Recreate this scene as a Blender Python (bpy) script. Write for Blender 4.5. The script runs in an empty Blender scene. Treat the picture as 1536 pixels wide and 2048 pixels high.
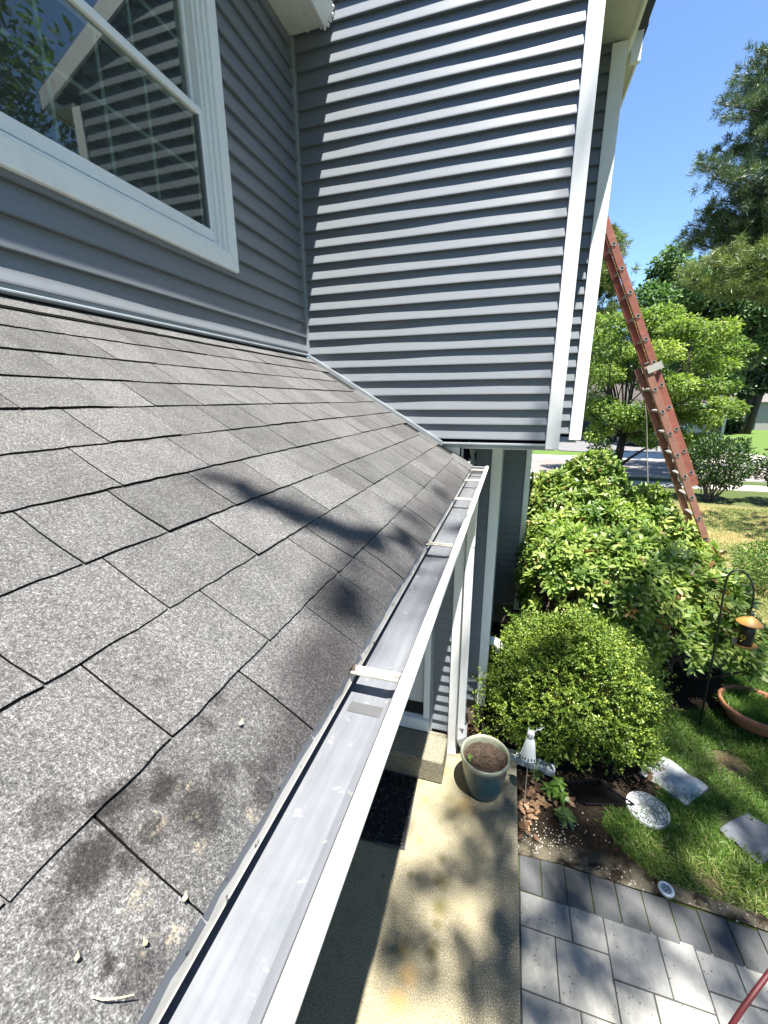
import bpy, math, random
import numpy as np
from mathutils import Vector, Matrix

random.seed(7)
rng = np.random.default_rng(7)
SC = bpy.context.scene
COL = SC.collection
H = 3.25                      # camera height above the lawn

# ------------------------------------------------------------------ camera
R_ = np.array([[0.9563, 0.2924, 0.0], [0, 0, 0], [0, 0, 0]])
yaw, pit, rol, FPX = 0.296761892, 0.267685592, -0.00710867768, 816.746506
cy, sy, cp, sp, cr, sr = math.cos(yaw), math.sin(yaw), math.cos(pit), math.sin(pit), math.cos(rol), math.sin(rol)
f_ = np.array([-sy * cp, cy * cp, -sp]); r_ = np.array([cy, sy, 0.0]); u_ = np.cross(r_, f_)
r2 = cr * r_ + sr * u_; u2 = -sr * r_ + cr * u_
cam_d = bpy.data.cameras.new('camera')
cam = bpy.data.objects.new('camera', cam_d); COL.objects.link(cam)
M = Matrix(((r2[0], u2[0], -f_[0], 0), (r2[1], u2[1], -f_[1], 0), (r2[2], u2[2], -f_[2], H), (0, 0, 0, 1)))
cam.matrix_world = M
cam_d.sensor_fit = 'VERTICAL'; cam_d.sensor_height = 36.0; cam_d.lens = FPX / 2048 * 36.0
cam_d.clip_start = 0.02; cam_d.clip_end = 2000
SC.camera = cam

def ray(px, py):
    return r2 * ((px - 768) / FPX) - u2 * ((py - 1024) / FPX) + f_
def atY(px, py, y):
    d = ray(px, py); p = d * (y / d[1]); return np.array([p[0], p[1], p[2] + H])
def atZ(px, py, z):           # z is a world height above the lawn
    d = ray(px, py); p = d * ((z - H) / d[2]); return np.array([p[0], p[1], z])

# ------------------------------------------------------------------ sky, sun, exposure
SUN = Vector((-0.157, 0.237, -1.0)).normalized()      # the way the light travels
elev = math.asin(-SUN.z)
W = bpy.data.worlds.new('World'); SC.world = W; W.use_nodes = True
nt = W.node_tree; nt.nodes.clear()
sky = nt.nodes.new('ShaderNodeTexSky'); sky.sky_type = 'NISHITA'; sky.sun_disc = False
sky.sun_elevation = elev; sky.sun_rotation = math.atan2(-SUN.x, -SUN.y)
sky.air_density = 0.85; sky.dust_density = 0.0; sky.ozone_density = 6.0; sky.altitude = 100
bg = nt.nodes.new('ShaderNodeBackground'); bg.inputs[1].default_value = 0.086
wo = nt.nodes.new('ShaderNodeOutputWorld')
nt.links.new(sky.outputs[0], bg.inputs[0]); nt.links.new(bg.outputs[0], wo.inputs[0])
sd = bpy.data.lights.new('sun', 'SUN'); sd.energy = 5.0; sd.angle = math.radians(0.53); sd.color = (1.0, 0.95, 0.86)
so = bpy.data.objects.new('sun', sd); COL.objects.link(so)
so.rotation_euler = SUN.to_track_quat('-Z', 'Y').to_euler(); so.location = (3, -5, 20)
SC.view_settings.view_transform = 'Standard'; SC.view_settings.look = 'None'
SC.view_settings.exposure = 1.95; SC.view_settings.gamma = 1.0
SC.cycles.max_bounces = 6; SC.cycles.transparent_max_bounces = 12

# ------------------------------------------------------------------ helpers
def setp(o, label=None, cat=None, group=None, kind=None):
    if label: o['label'] = label
    if cat: o['category'] = cat
    if group: o['group'] = group
    if kind: o['kind'] = kind
    return o

def thing(name, loc, label, cat, group=None):
    o = bpy.data.objects.new(name, None); COL.objects.link(o)
    o.location = loc; o.empty_display_size = 0.1
    return setp(o, label, cat, group)

def root_loc(p):
    v = Vector((0, 0, 0))
    while p is not None:
        v += p.location; p = p.parent
    return v

class MB:
    def __init__(s): s.v = []; s.f = []; s.m = []; s.att = None
    def add(s, vs, fs, mi=0):
        n = len(s.v); s.v += [tuple(map(float, q)) for q in vs]
        s.f += [tuple(i + n for i in f) for f in fs]; s.m += [mi] * len(fs); return s
    def box(s, a, b, mi=0):
        x0, y0, z0 = [min(i, j) for i, j in zip(a, b)]; x1, y1, z1 = [max(i, j) for i, j in zip(a, b)]
        return s.add([(x0, y0, z0), (x1, y0, z0), (x1, y1, z0), (x0, y1, z0), (x0, y0, z1), (x1, y0, z1), (x1, y1, z1), (x0, y1, z1)],
                     [(3, 2, 1, 0), (4, 5, 6, 7), (0, 1, 5, 4), (1, 2, 6, 5), (2, 3, 7, 6), (3, 0, 4, 7)], mi)
    def prism(s, poly, e, mi=0, cap=True):      # poly: 3-d points of a flat outline, e: extrusion vector
        n = len(poly); e = np.array(e, float)
        vs = [np.array(q, float) for q in poly] + [np.array(q, float) + e for q in poly]
        fs = [(i, (i + 1) % n, n + (i + 1) % n, n + i) for i in range(n)]
        if cap: fs += [tuple(range(n - 1, -1, -1)), tuple(range(n, 2 * n))]
        return s.add(vs, fs, mi)
    def sheet(s, prof, e, nseg=1, mi=0):        # an open profile swept along e
        n = len(prof); e = np.array(e, float); vs = []
        for k in range(nseg + 1): vs += [np.array(q, float) + e * k / nseg for q in prof]
        fs = [(k * n + i, k * n + i + 1, (k + 1) * n + i + 1, (k + 1) * n + i) for k in range(nseg) for i in range(n - 1)]
        return s.add(vs, fs, mi)
    def tube(s, pts, rad, seg=8, cap=True, mi=0):
        pts = [np.array(p, float) for p in pts]; n = len(pts)
        rad = [rad] * n if np.isscalar(rad) else rad
        vs = []; up = np.array([0.13, 0.27, 0.95]); prev = None
        for i in range(n):
            t = pts[min(i + 1, n - 1)] - pts[max(i - 1, 0)]; t /= (np.linalg.norm(t) + 1e-9)
            a = np.cross(t, up) if prev is None else prev - t * (prev @ t)
            if np.linalg.norm(a) < 1e-4: a = np.cross(t, [1, 0, 0])
            a /= np.linalg.norm(a); b = np.cross(t, a); prev = a
            for k in range(seg):
                w = 2 * math.pi * k / seg; vs.append(pts[i] + rad[i] * (math.cos(w) * a + math.sin(w) * b))
        fs = [(i * seg + k, i * seg + (k + 1) % seg, (i + 1) * seg + (k + 1) % seg, (i + 1) * seg + k) for i in range(n - 1) for k in range(seg)]
        if cap: fs += [tuple(range(seg - 1, -1, -1)), tuple((n - 1) * seg + k for k in range(seg))]
        return s.add(vs, fs, mi)
    def lathe(s, prof, c, seg=32, sx=1.0, sy_=1.0, mi=0):
        vs = []
        for (r, z) in prof:
            for k in range(seg):
                w = 2 * math.pi * k / seg; vs.append((c[0] + sx * r * math.cos(w), c[1] + sy_ * r * math.sin(w), c[2] + z))
        fs = [(i * seg + k, i * seg + (k + 1) % seg, (i + 1) * seg + (k + 1) % seg, (i + 1) * seg + k) for i in range(len(prof) - 1) for k in range(seg)]
        return s.add(vs, fs, mi)
    def obb(s, c, ax, ay, az, mi=0):            # oriented box, half-axis vectors
        c, ax, ay, az = [np.array(q, float) for q in (c, ax, ay, az)]
        return s.add([c - ax - ay - az, c + ax - ay - az, c + ax + ay - az, c - ax + ay - az, c - ax - ay + az, c + ax - ay + az, c + ax + ay + az, c - ax + ay + az],
                     [(3, 2, 1, 0), (4, 5, 6, 7), (0, 1, 5, 4), (1, 2, 6, 5), (2, 3, 7, 6), (3, 0, 4, 7)], mi)

def link_mesh(name, verts, faces, mats, parent=None, smooth=False, mi=None, att=None):
    L = root_loc(parent)
    me = bpy.data.meshes.new(name)
    v = np.asarray(verts, float) - np.array(L)
    me.from_pydata(v.tolist(), [], faces if isinstance(faces, list) else faces.tolist())
    for m in (mats if isinstance(mats, (list, tuple)) else [mats]): me.materials.append(m)
    if mi is not None and len(set(mi)) > 1: me.polygons.foreach_set('material_index', mi)
    if att is not None:
        a = me.attributes.new('rnd', 'FLOAT', 'POINT'); a.data.foreach_set('value', np.asarray(att, float))
    if smooth: me.polygons.foreach_set('use_smooth', [True] * len(me.polygons))
    me.update()
    o = bpy.data.objects.new(name, me); COL.objects.link(o)
    if parent is not None: o.parent = parent
    return o

def obj(name, mb, mats, parent=None, smooth=False, bevel=0.0, seg=2, auto=None):
    o = link_mesh(name, mb.v, mb.f, mats, parent, smooth, mb.m, mb.att)
    if bevel:
        b = o.modifiers.new('bevel', 'BEVEL'); b.width = bevel; b.segments = seg; b.limit_method = 'ANGLE'; b.angle_limit = math.radians(40)
        o.data.polygons.foreach_set('use_smooth', [True] * len(o.data.polygons))
        w = o.modifiers.new('wn', 'WEIGHTED_NORMAL'); w.keep_sharp = False
    return o

# ------------------------------------------------------------------ materials
class NT:
    def __init__(s, name):
        s.mat = bpy.data.materials.new(name); s.mat.use_nodes = True; s.t = s.mat.node_tree; s.t.nodes.clear()
        s.out = s.n('OutputMaterial'); s.bsdf = s.n('BsdfPrincipled'); s.l(s.bsdf.outputs[0], s.out.inputs[0])
        s.tc = s.n('TexCoord')
    def n(s, t): return s.t.nodes.new('ShaderNode' + t)
    def l(s, a, b): s.t.links.new(a, b)
    def set(s, sock, v):
        if hasattr(v, 'is_linked') or hasattr(v, 'links'): s.l(v, sock)
        elif isinstance(v, (tuple, list)) and len(v) == 3 and sock.type == 'RGBA': sock.default_value = (*v, 1)
        else: sock.default_value = v
    def mapped(s, scale=(1, 1, 1), rot=(0, 0, 0)):
        m = s.n('Mapping'); m.inputs['Scale'].default_value = scale; m.inputs['Rotation'].default_value = rot
        s.l(s.tc.outputs['Object'], m.inputs[0]); return m.outputs[0]
    def noise(s, scale, detail=4, rough=0.55, vec=None, dist=0):
        n = s.n('TexNoise'); n.inputs['Scale'].default_value = scale; n.inputs['Detail'].default_value = detail
        n.inputs['Roughness'].default_value = rough; n.inputs['Distortion'].default_value = dist
        s.l(vec if vec is not None else s.tc.outputs['Object'], n.inputs['Vector']); return n.outputs[0]
    def voro(s, scale, vec=None, out=0, feature='F1'):
        n = s.n('TexVoronoi'); n.feature = feature; n.inputs['Scale'].default_value = scale
        s.l(vec if vec is not None else s.tc.outputs['Object'], n.inputs['Vector']); return n.outputs[out]
    def ramp(s, fac, stops, interp='LINEAR'):
        n = s.n('ValToRGB'); n.color_ramp.interpolation = interp; e = n.color_ramp.elements
        while len(e) < len(stops): e.new(0.5)
        for q, (p, c) in zip(e, stops):
            q.position = p; q.color = (c, c, c, 1) if np.isscalar(c) else (*c, 1)
        s.l(fac, n.inputs[0]); return n.outputs[0]
    def mix(s, fac, a, b, mode='MIX'):
        n = s.n('Mix'); n.data_type = 'RGBA'; n.blend_type = mode
        s.set(n.inputs[0], fac); s.set(n.inputs[6], a); s.set(n.inputs[7], b); return n.outputs[2]
    def math(s, op, a, b=0.0, clamp=False):
        n = s.n('Math'); n.operation = op; n.use_clamp = clamp; s.set(n.inputs[0], a); s.set(n.inputs[1], b); return n.outputs[0]
    def rng(s, v, a, b, c=0.0, d=1.0):
        n = s.n('MapRange'); s.l(v, n.inputs[0])
        for i, q in enumerate((a, b, c, d)): n.inputs[i + 1].default_value = q
        return n.outputs[0]
    def attr(s, name='rnd'):
        n = s.n('Attribute'); n.attribute_name = name; return n.outputs['Fac']
    def spot(s, c, r, soft=0.6, amp=0.0, nz=None, sc=(1, 1, 1)):     # 1 inside a blob, 0 outside
        m = s.n('Mapping'); m.vector_type = 'POINT'
        m.inputs['Location'].default_value = [-q * k for q, k in zip(c, sc)]; m.inputs['Scale'].default_value = sc
        s.l(s.tc.outputs['Object'], m.inputs[0])
        v = s.n('VectorMath'); v.operation = 'LENGTH'; s.l(m.outputs[0], v.inputs[0]); d = v.outputs['Value']
        if nz is not None: d = s.math('ADD', d, s.math('MULTIPLY', s.math('SUBTRACT', nz, 0.5), amp))
        return s.rng(d, r * (1 - soft), r, 1.0, 0.0)
    def bump(s, h, strength=0.3, dist=0.01):
        b = s.n('Bump'); b.inputs['Strength'].default_value = strength; b.inputs['Distance'].default_value = dist
        s.l(h, b.inputs['Height']); s.l(b.outputs[0], s.bsdf.inputs['Normal']); return b
    def done(s, color=None, rough=0.5, metal=0.0, spec=0.5, **k):
        if color is not None: s.set(s.bsdf.inputs['Base Color'], color)
        s.set(s.bsdf.inputs['Roughness'], rough); s.set(s.bsdf.inputs['Metallic'], metal)
        s.set(s.bsdf.inputs['Specular IOR Level'], spec)
        for a, v in k.items(): s.set(s.bsdf.inputs[a.replace('_', ' ')], v)
        return s.mat

def simple(name, c, rough=0.5, metal=0.0, spec=0.5, var=0.12, scale=6.0, bump=0.0, bscale=60):
    m = NT(name); nz = m.noise(scale, 5, 0.6)
    d = tuple(q * (1 - var) for q in c); e = tuple(min(1, q * (1 + var)) for q in c)
    col = m.ramp(nz, [(0.3, d), (0.7, e)])
    if bump: m.bump(m.noise(bscale, 4), bump, 0.004)
    return m.done(col, rough, metal, spec)

def mat_siding():
    m = NT('vinyl_siding')
    g = m.noise(30, 5, 0.6, m.mapped((0.35, 0.35, 5.0)))
    big = m.noise(0.9, 3)
    c = m.ramp(g, [(0.25, (0.143, 0.160, 0.184)), (0.75, (0.178, 0.198, 0.224))])
    c = m.mix(m.rng(big, 0.35, 0.7, 0, 0.3), c, (0.198, 0.213, 0.230))
    sp_ = m.rng(m.noise(55, 2), 0.72, 0.76); c = m.mix(m.math('MULTIPLY', sp_, 0.35), c, (0.12, 0.12, 0.12))
    m.bump(g, 0.12, 0.002)
    return m.done(c, 0.38, 0, 0.5)
def mat_white(name='white_trim', base=(0.87, 0.88, 0.885), dirt=0.30):
    m = NT(name)
    d = m.rng(m.noise(7, 6, 0.7, m.mapped((1, 1, 0.35))), 0.55, 0.85, 0, dirt)
    c = m.mix(d, base, (0.52, 0.5, 0.45))
    f = m.rng(m.noise(90, 2), 0.70, 0.74, 0, 0.25); c = m.mix(f, c, (0.35, 0.33, 0.29))
    return m.done(c, 0.35, 0, 0.5)
M_SID = mat_siding(); M_WHITE = mat_white(); M_SOFF = mat_white('soffit_vinyl', (0.66, 0.65, 0.6), 0.35)
M_JCH = simple('grey_channel', (0.27, 0.30, 0.33), 0.4)
M_DARK = simple('dark_void', (0.008, 0.008, 0.009), 0.9, 0, .05)
M_BLACK = simple('black_metal', (0.014, 0.015, 0.016), 0.4, 0.0, 0.5)

# ================================================================== THE HOUSE
XA, YB = -1.54, 3.04                  # window wall plane, gable wall plane
PITCH = 0.1016
house = thing('house', (-1.0, 3.0, 0), 'grey vinyl sided house with white trim, shingled porch roof and open gutter', 'house')
def Z(z): return z + H                # heights were measured from the camera

def siding(mb, p0, p1, zlist, n, proud=0.024, holes=(), seed=0, wav=0.0009):
    # rows of lap siding from p0 to p1 (xy); n outward normal (xy); zlist row bottoms
    rg = np.random.default_rng(seed)
    p0 = np.array(p0, float); p1 = np.array(p1, float); L = np.linalg.norm(p1 - p0); a = (p1 - p0) / L; n = np.array(n, float)
    for z in zlist:
        segs = [(0.0, L)]
        for (h0, h1, hz0, hz1) in holes:
            if z + PITCH > hz0 + 0.085 and z < hz1 - 0.02:
                ns = []
                for (s0, s1) in segs:
                    if h0 > s0: ns.append((s0, min(s1, h0)))
                    if h1 < s1: ns.append((max(s0, h1), s1))
                segs = [q for q in ns if q[1] - q[0] > 0.005]
        ph = rg.uniform(0, 6.28, 4)
        for (s0, s1) in segs:
            k = max(2, int((s1 - s0) / 0.16)); ss = np.linspace(s0, s1, k + 1); vs = []
            for s in ss:
                w = wav * (math.sin(s * 3.1 + ph[0]) + 0.6 * math.sin(s * 7.3 + ph[1])); dz = 0.0012 * math.sin(s * 2.3 + ph[2]) 
                for (o, zz) in ((-0.012, 0.004), (proud * 0.72 + w, 0.0), (proud + w, 0.003), (proud * 0.97 + w, 0.010), (proud * 0.52 + w, 0.052), (0.001, PITCH + 0.004)):
                    q = p0 + a * s + n * o; vs.append((q[0], q[1], Z(z + zz + dz)))
            fs = [(i * 6 + j, (i + 1) * 6 + j, (i + 1) * 6 + j + 1, i * 6 + j + 1) for i in range(k) for j in range(5)]
            mb.add(vs, fs)

def rows(z0, z1): return [z0 + PITCH * i for i in range(int(math.ceil((z1 - z0) / PITCH - 1e-6)))]
ZR = -0.275                            # row bottoms of the gable wall
WIN = (0.50, 2.195, 0.683, 2.03)       # window casing y0 y1 z0 z1
# wall A (with the window)
mb = MB(); siding(mb, (XA, -2.5), (XA, YB - 0.012), rows(0.354, 2.25), (1, 0), holes=[(WIN[0] + 2.5 + .01, WIN[1] + 2.5 - .01, WIN[2], WIN[3])], seed=1)
obj('siding_wall', mb, M_SID, house)
# wall B, the sunny gable; rows above the eave run out to the roof slope
mb = MB(); ROOFS = 0.5
for z in rows(ZR, 4.0):
    xm = 0.24 if z < 2.2 else min(0.24, 0.5 - (z + PITCH - 2.3) / ROOFS)
    siding(mb, (XA + 0.012, YB), (xm, YB), [z], (0, -1), seed=int((z + 1) * 100), wav=0.0011)
obj('siding_wall', mb, M_SID, house)
# second storey, wall set 0.6 m further back
mb = MB(); siding(mb, (0.30, 3.65), (0.50, 3.65), rows(ZR, 2.22), (0, -1), seed=5); obj('siding_wall', mb, M_SID, house)
# lower walls: beside the door, then two steps out
mb = MB(); siding(mb, (-0.487, 3.05), (-0.33, 3.05), rows(-2.862, -0.46), (0, -1), seed=6); obj('siding_wall', mb, M_SID, house)
mb = MB(); siding(mb, (-2.2, 3.05), (-1.45, 3.05), rows(-2.862, -0.46), (0, -1), seed=61); obj('siding_wall', mb, M_SID, house)
mb = MB(); siding(mb, (-0.262, 3.573), (-0.13, 3.573), rows(-2.908, -0.33), (0, -1), seed=7); obj('siding_wall', mb, M_SID, house)
mb = MB(); siding(mb, (-0.062, 5.75), (0.235, 5.75), rows(-2.93, -0.33), (0, -1), seed=8); obj('siding_wall', mb, M_SID, house)
# returns facing the garden
mb = MB(); siding(mb, (-0.285, 3.06), (-0.285, 3.56), rows(-2.862, -0.33), (1, 0), seed=9)
siding(mb, (-0.075, 3.62), (-0.075, 5.74), rows(-2.908, -0.33), (1, 0), seed=10)
siding(mb, (0.282, 5.80), (0.282, 12.0), rows(-2.93, -0.33), (1, 0), seed=11); obj('siding_wall', mb, M_SID, house)
mb = MB(); siding(mb, (0.302, 3.09), (0.302, 3.63), rows(ZR, 2.22), (1, 0), seed=12)
siding(mb, (0.525, 3.70), (0.525, 12.0), rows(ZR, 2.22), (1, 0), seed=13); obj('siding_wall', mb, M_SID, house)
# inner shell that closes the walls
mb = MB()
y0, y1, z0, z1 = WIN[0] + .1, WIN[1] - .1, WIN[2] + .1, WIN[3] - .1
for a, b in (((XA - .10, -2.5, Z(.2)), (XA - .02, y0, Z(2.25))), ((XA - .10, y1, Z(.2)), (XA - .02, YB, Z(2.25))), ((XA - .10, y0, Z(.2)), (XA - .02, y1, Z(z0))), ((XA - .10, y0, Z(z1)), (XA - .02, y1, Z(2.25)))): mb.box(a, b)
mb.box((XA, YB + .02, Z(-.3)), (0.29, YB + .1, Z(2.2)))
mb.box((0.2, 3.66, Z(-.3)), (.51, 3.75, Z(2.2)))
mb.box((-2.2, 3.075, Z(-2.86)), (-.305, 3.56, Z(-.346))); mb.box((-.50, 3.062, Z(-.60)), (-.29, 3.10, Z(-.346))); mb.box((-2.2, 3.60, Z(-2.90)), (-.095, 5.7, Z(-.346))); mb.box((-2.2, 5.78, Z(-2.92)), (.262, 12, Z(-.346)))
obj('sheathing', mb, M_DARK, house)
mb = MB(); mb.box((-5.5, -2.6, Z(.2)), (-5.4, 3.1, Z(2.3))); mb.box((-5.5, -2.6, Z(.15)), (XA - .1, 3.1, Z(.2))); mb.box((-5.5, -2.7, Z(.15)), (XA - .1, -2.6, Z(2.3))); mb.box((-5.5, 3.1, Z(.15)), (XA - .1, 3.2, Z(2.3))); mb.box((-5.39, -2.59, Z(2.26)), (XA - .021, 3.09, Z(2.30)))
obj('room', mb, simple('room_paint', (0.10, 0.10, 0.095), 0.9), house)

# corner posts
def post(x0, x1, yf, zb, zt, depth=0.085, face=0.030):
    m = MB(); m.box((x0, yf - face, Z(zb)), (x1, yf - face + 0.02, Z(zt))); m.box((x1 - 0.02, yf - face + 0.0202, Z(zb)), (x1, yf + depth, Z(zt)))
    return obj('corner_post', m, M_WHITE, house, bevel=0.004)
post(0.236, 0.322, YB, -0.335, 2.20); post(0.455, 0.545, 3.65, -0.322, 2.205)
post(-0.345, -0.268, 3.05, -3.095, -0.44); post(-0.133, -0.050, 3.573, -2.95, -0.34); post(0.228, 0.298, 5.75, -2.98, -0.34)
# inside corner channel between the two tall walls
mb = MB(); mb.box((XA + .002, YB - .036, Z(.325)), (XA + .030, YB - .010, Z(2.25))); mb.box((XA + .030, YB - .030, Z(.325)), (XA + .034, YB - .0, Z(2.25)))
obj('inside_corner', mb, M_JCH, house, bevel=0.003)

# J-channel of the gable: along the roof, then level
SL = -0.607
def roofz(x): return -0.463 + SL * (x + 0.25)
mb = MB()
x0, x1 = XA + .034, -0.470
for (oy0, oy1, lo, hi) in ((-0.034, -0.006, 0.004, 0.030), (-0.044, -0.030, 0.000, 0.008)):
    pr = [(x0, YB + oy0, Z(roofz(x0) + lo)), (x1, YB + oy0, Z(roofz(x1) + lo)), (x1, YB + oy0, Z(roofz(x1) + hi + .006)), (x0, YB + oy0, Z(roofz(x0) + hi + .006))]
    mb.prism(pr, (0, oy1 - oy0, 0))
mb.box((x1, YB - .036, Z(-.335)), (0.236, YB + .0, Z(-.300)))
obj('wall_channel', mb, M_JCH, house, bevel=0.003)
mb = MB(); mb.box((x1, YB - .044, Z(-.310)), (0.236, YB - .0363, Z(-.300)))
mb.prism([(x0, YB - .047, Z(roofz(x0) + .028)), (x1, YB - .047, Z(roofz(x1) + .028)), (x1, YB - .047, Z(roofz(x1) + .039)), (x0, YB - .047, Z(roofz(x0) + .039))], (0, .008, 0))
obj('channel_lip', mb, simple('channel_lip_paint', (0.33, 0.36, 0.39), 0.45), house)
# base channel and apron flashing of the window wall
mb = MB(); mb.box((XA - .01, -2.5, Z(.322)), (XA + .030, YB - .035, Z(.338))); mb.box((XA - .01, -2.5, Z(.338)), (XA + .018, YB - .035, Z(.360)))
mb.sheet([(XA + .030, -2.5, Z(.338)), (XA + .036, -2.5, Z(.336)), (XA + .036, -2.5, Z(.328))], (0, 2.5 + YB - .035, 0))
obj('base_channel', mb, simple('base_channel_paint', (0.20, 0.225, 0.255), 0.45), house, bevel=0.003)
mb = MB(); mb.sheet([(XA + .012, -2.5, Z(.325)), (XA + .014, -2.5, Z(.303)), (XA + .10, -2.5, Z(roofz(XA + .10) + .010))], (0, 2.5 + YB - .03, 0))
obj('flashing', mb, M_DARK, house)

# overhang soffit below the second storey, board under the gable, upper soffits
mb = MB(); mb.box((-0.33, YB + .002, Z(-.345)), (0.30, 3.66, Z(-.338))); mb.box((-0.20, 3.66, Z(-.345)), (0.52, 12, Z(-.338)))
obj('soffit', mb, M_SOFF, house)
mb = MB(); mb.box((-0.475, 3.042, Z(-.62)), (-0.345, 3.060, Z(-.336)))
obj('frieze_board', mb, M_WHITE, house)
mb = MB(); mb.box((-0.333, 3.03, Z(-.52)), (-0.318, 3.06, Z(-.337))); obj('wall_channel', mb, M_JCH, house)
PERF = NT('perforated_soffit')
pv = PERF.voro(95); hole = PERF.rng(pv, 0.16, 0.24, 1, 0)
strip = PERF.math('MULTIPLY', hole, PERF.rng(PERF.noise(3.3, 1), 0.46, 0.52))
pc = PERF.mix(PERF.rng(PERF.noise(8, 5), 0.5, 0.8, 0, 0.5), (0.70, 0.69, 0.62), (0.50, 0.48, 0.40))
M_PERF = PERF.done(PERF.mix(PERF.math('MULTIPLY', strip, 0.7), pc, (0.10, 0.10, 0.09)), 0.5)
mb = MB(); mb.box((XA + .0, -2.5, Z(2.25)), (-1.287, YB - .026, Z(2.262)))
mb.box((-1.300, -2.5, Z(2.243)), (-1.287, YB - .026, Z(2.2498)))
obj('soffit', mb, M_PERF, house)
mb = MB(); mb.prism([(-1.290, -2.5, Z(2.238)), (-1.276, -2.5, Z(2.238)), (-1.262, -2.5, Z(2.262)), (-1.232, -2.5, Z(2.300)), (-1.224, -2.5, Z(2.330)), (-1.224, -2.5, Z(2.350)), (-1.290, -2.5, Z(2.350))], (0, 2.5 + YB - .026, 0))
obj('fascia', mb, M_WHITE, house, bevel=0.003)
for (xx, zz, rr) in ((-1.236, 2.296, .014), (-1.262, 2.252, .012), (-1.246, 2.272, .012), (-1.285, 2.240, .010), (-1.229, 2.330, .013), (-1.31, 2.246, .007), (-1.40, 2.248, .006)):
    mb = MB(); mb.lathe([(0.001, -rr), (rr * .7, -rr * .7), (rr, 0), (rr * .7, rr * .7), (0.001, rr)], (xx, YB - .026, Z(zz)), 10); obj('caulk_bead', mb, M_WHITE, house, smooth=True)
mb = MB(); mb.box((0.300, 3.02, Z(2.222)), (0.562, 3.758, Z(2.234))); mb.box((0.545, 3.7582, Z(2.222)), (0.640, 12, Z(2.234)))
mb.box((0.552, 3.02, Z(2.214)), (0.562, 3.756, Z(2.2218)))
obj('soffit', mb, M_PERF, house)
mb = MB(); mb.box((0.5622, 3.02, Z(2.212)), (0.584, 3.757, Z(2.32))); mb.box((0.640, 3.79, Z(2.212)), (0.656, 12, Z(2.34)))
obj('fascia', mb, M_WHITE, house, bevel=0.003)
mb = MB(); mb.box((0.590, 3.757, Z(2.160)), (0.652, 3.788, Z(2.325)))
obj('fascia_end', mb, M_WHITE, house, bevel=0.003)
mb = MB(); mb.prism([(0.60, 2.992, Z(2.345)), (-3.0, 2.992, Z(4.145)), (-3.0, 2.992, Z(3.90)), (0.60, 2.992, Z(2.10 + .12))], (0, .022, 0)); obj('rake_board', mb, M_WHITE, house)
M_RFAR = simple('far_shingles', (0.045, 0.045, 0.047), 0.9, bump=0.4)
# main roofs (their upper faces are out of the picture)
mb = MB()
mb.prism([(0.66, 3.03, Z(2.322)), (-3.0, 3.03, Z(4.15)), (-3.0, 3.03, Z(4.19)), (0.66, 3.03, Z(2.352))], (0, .72, 0))
mb.prism([(0.675, 3.752, Z(2.342)), (-3.0, 3.752, Z(4.17)), (-3.0, 3.752, Z(4.21)), (0.675, 3.752, Z(2.366))], (0, 9, 0))
mb.prism([(-1.222, -2.6, Z(2.352)), (-6.0, -2.6, Z(4.7)), (-6.0, -2.6, Z(4.75)), (-1.222, -2.6, Z(2.372))], (0, 2.6 + 3.02, 0))
obj('upper_roof', mb, M_RFAR, house)

# ---------------------------------------------------------------- window
win = setp(bpy.data.objects.new('window', None)); COL.objects.link(win); win.parent = house
def fr(name, a, b, bev=0.004, m=M_WHITE): 
    q = MB(); q.box(a, b); return obj(name, q, m, win, bevel=bev)
y0, y1, z0, z1 = WIN
# casing, mitred look: bottom, two sides, top
cz, cw = 0.082, 0.070
def casing(pts): q = MB(); q.prism([(XA + .0, p[0], Z(p[1])) for p in pts], (.042, 0, 0)); return q
C0 = [(y0, z0), (y1, z0), (y1 - cw, z0 + cz), (y0 + cw, z0 + cz)]
obj('casing', casing(C0), M_WHITE, win, bevel=0.005)
obj('casing', casing([(y1 + 0, z0 + .001), (y1, z1), (y1 - cw, z1 - cw), (y1 - cw + .0004, z0 + cz + .0006)]), M_WHITE, win, bevel=0.005)
obj('casing', casing([(y0, z0 + .001), (y0 + cw, z0 + cz + .0006), (y0 + cw, z1 - cw), (y0, z1)]), M_WHITE, win, bevel=0.005)
obj('casing', casing([(y0 + .001, z1), (y0 + cw, z1 - cw + .0006), (y1 - cw, z1 - cw + .0006), (y1 - .001, z1)]), M_WHITE, win, bevel=0.005)
# main frame (stepped jambs and sloped sill)
q = MB(); iy0, iy1, iz0, iz1 = y0 + cw, y1 - cw, z0 + cz, z1 - cw
for (d0, d1, w0, w1) in ((-.010, .030, 0, .022), (-.035, .016, .022, .045), (-.07, .002, .045, .062)):
    q.box((XA + d0, iy1 - w1, Z(iz0)), (XA + d1, iy1 - w0 - .0003, Z(iz1))); q.box((XA + d0, iy0 + w0 + .0003, Z(iz0)), (XA + d1, iy0 + w1, Z(iz1)))
    q.box((XA + d0, iy0 + w1, Z(iz1 - w1)), (XA + d1 - .0004, iy1 - w1, Z(iz1 - w0)))
q.prism([(XA - .06, iy0 + .0625, Z(iz0 + .001)), (XA + .034, iy0 + .0625, Z(iz0 + .001)), (XA + .034, iy0 + .0625, Z(iz0 + .012)), (XA + .012, iy0 + .0625, Z(iz0 + .024)), (XA - .06, iy0 + .0625, Z(iz0 + .034))], (0, iy1 - iy0 - .125, 0))
obj('frame', q, M_WHITE, win, bevel=0.003)
gy0, gy1 = iy0 + .064, iy1 - .064
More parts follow.
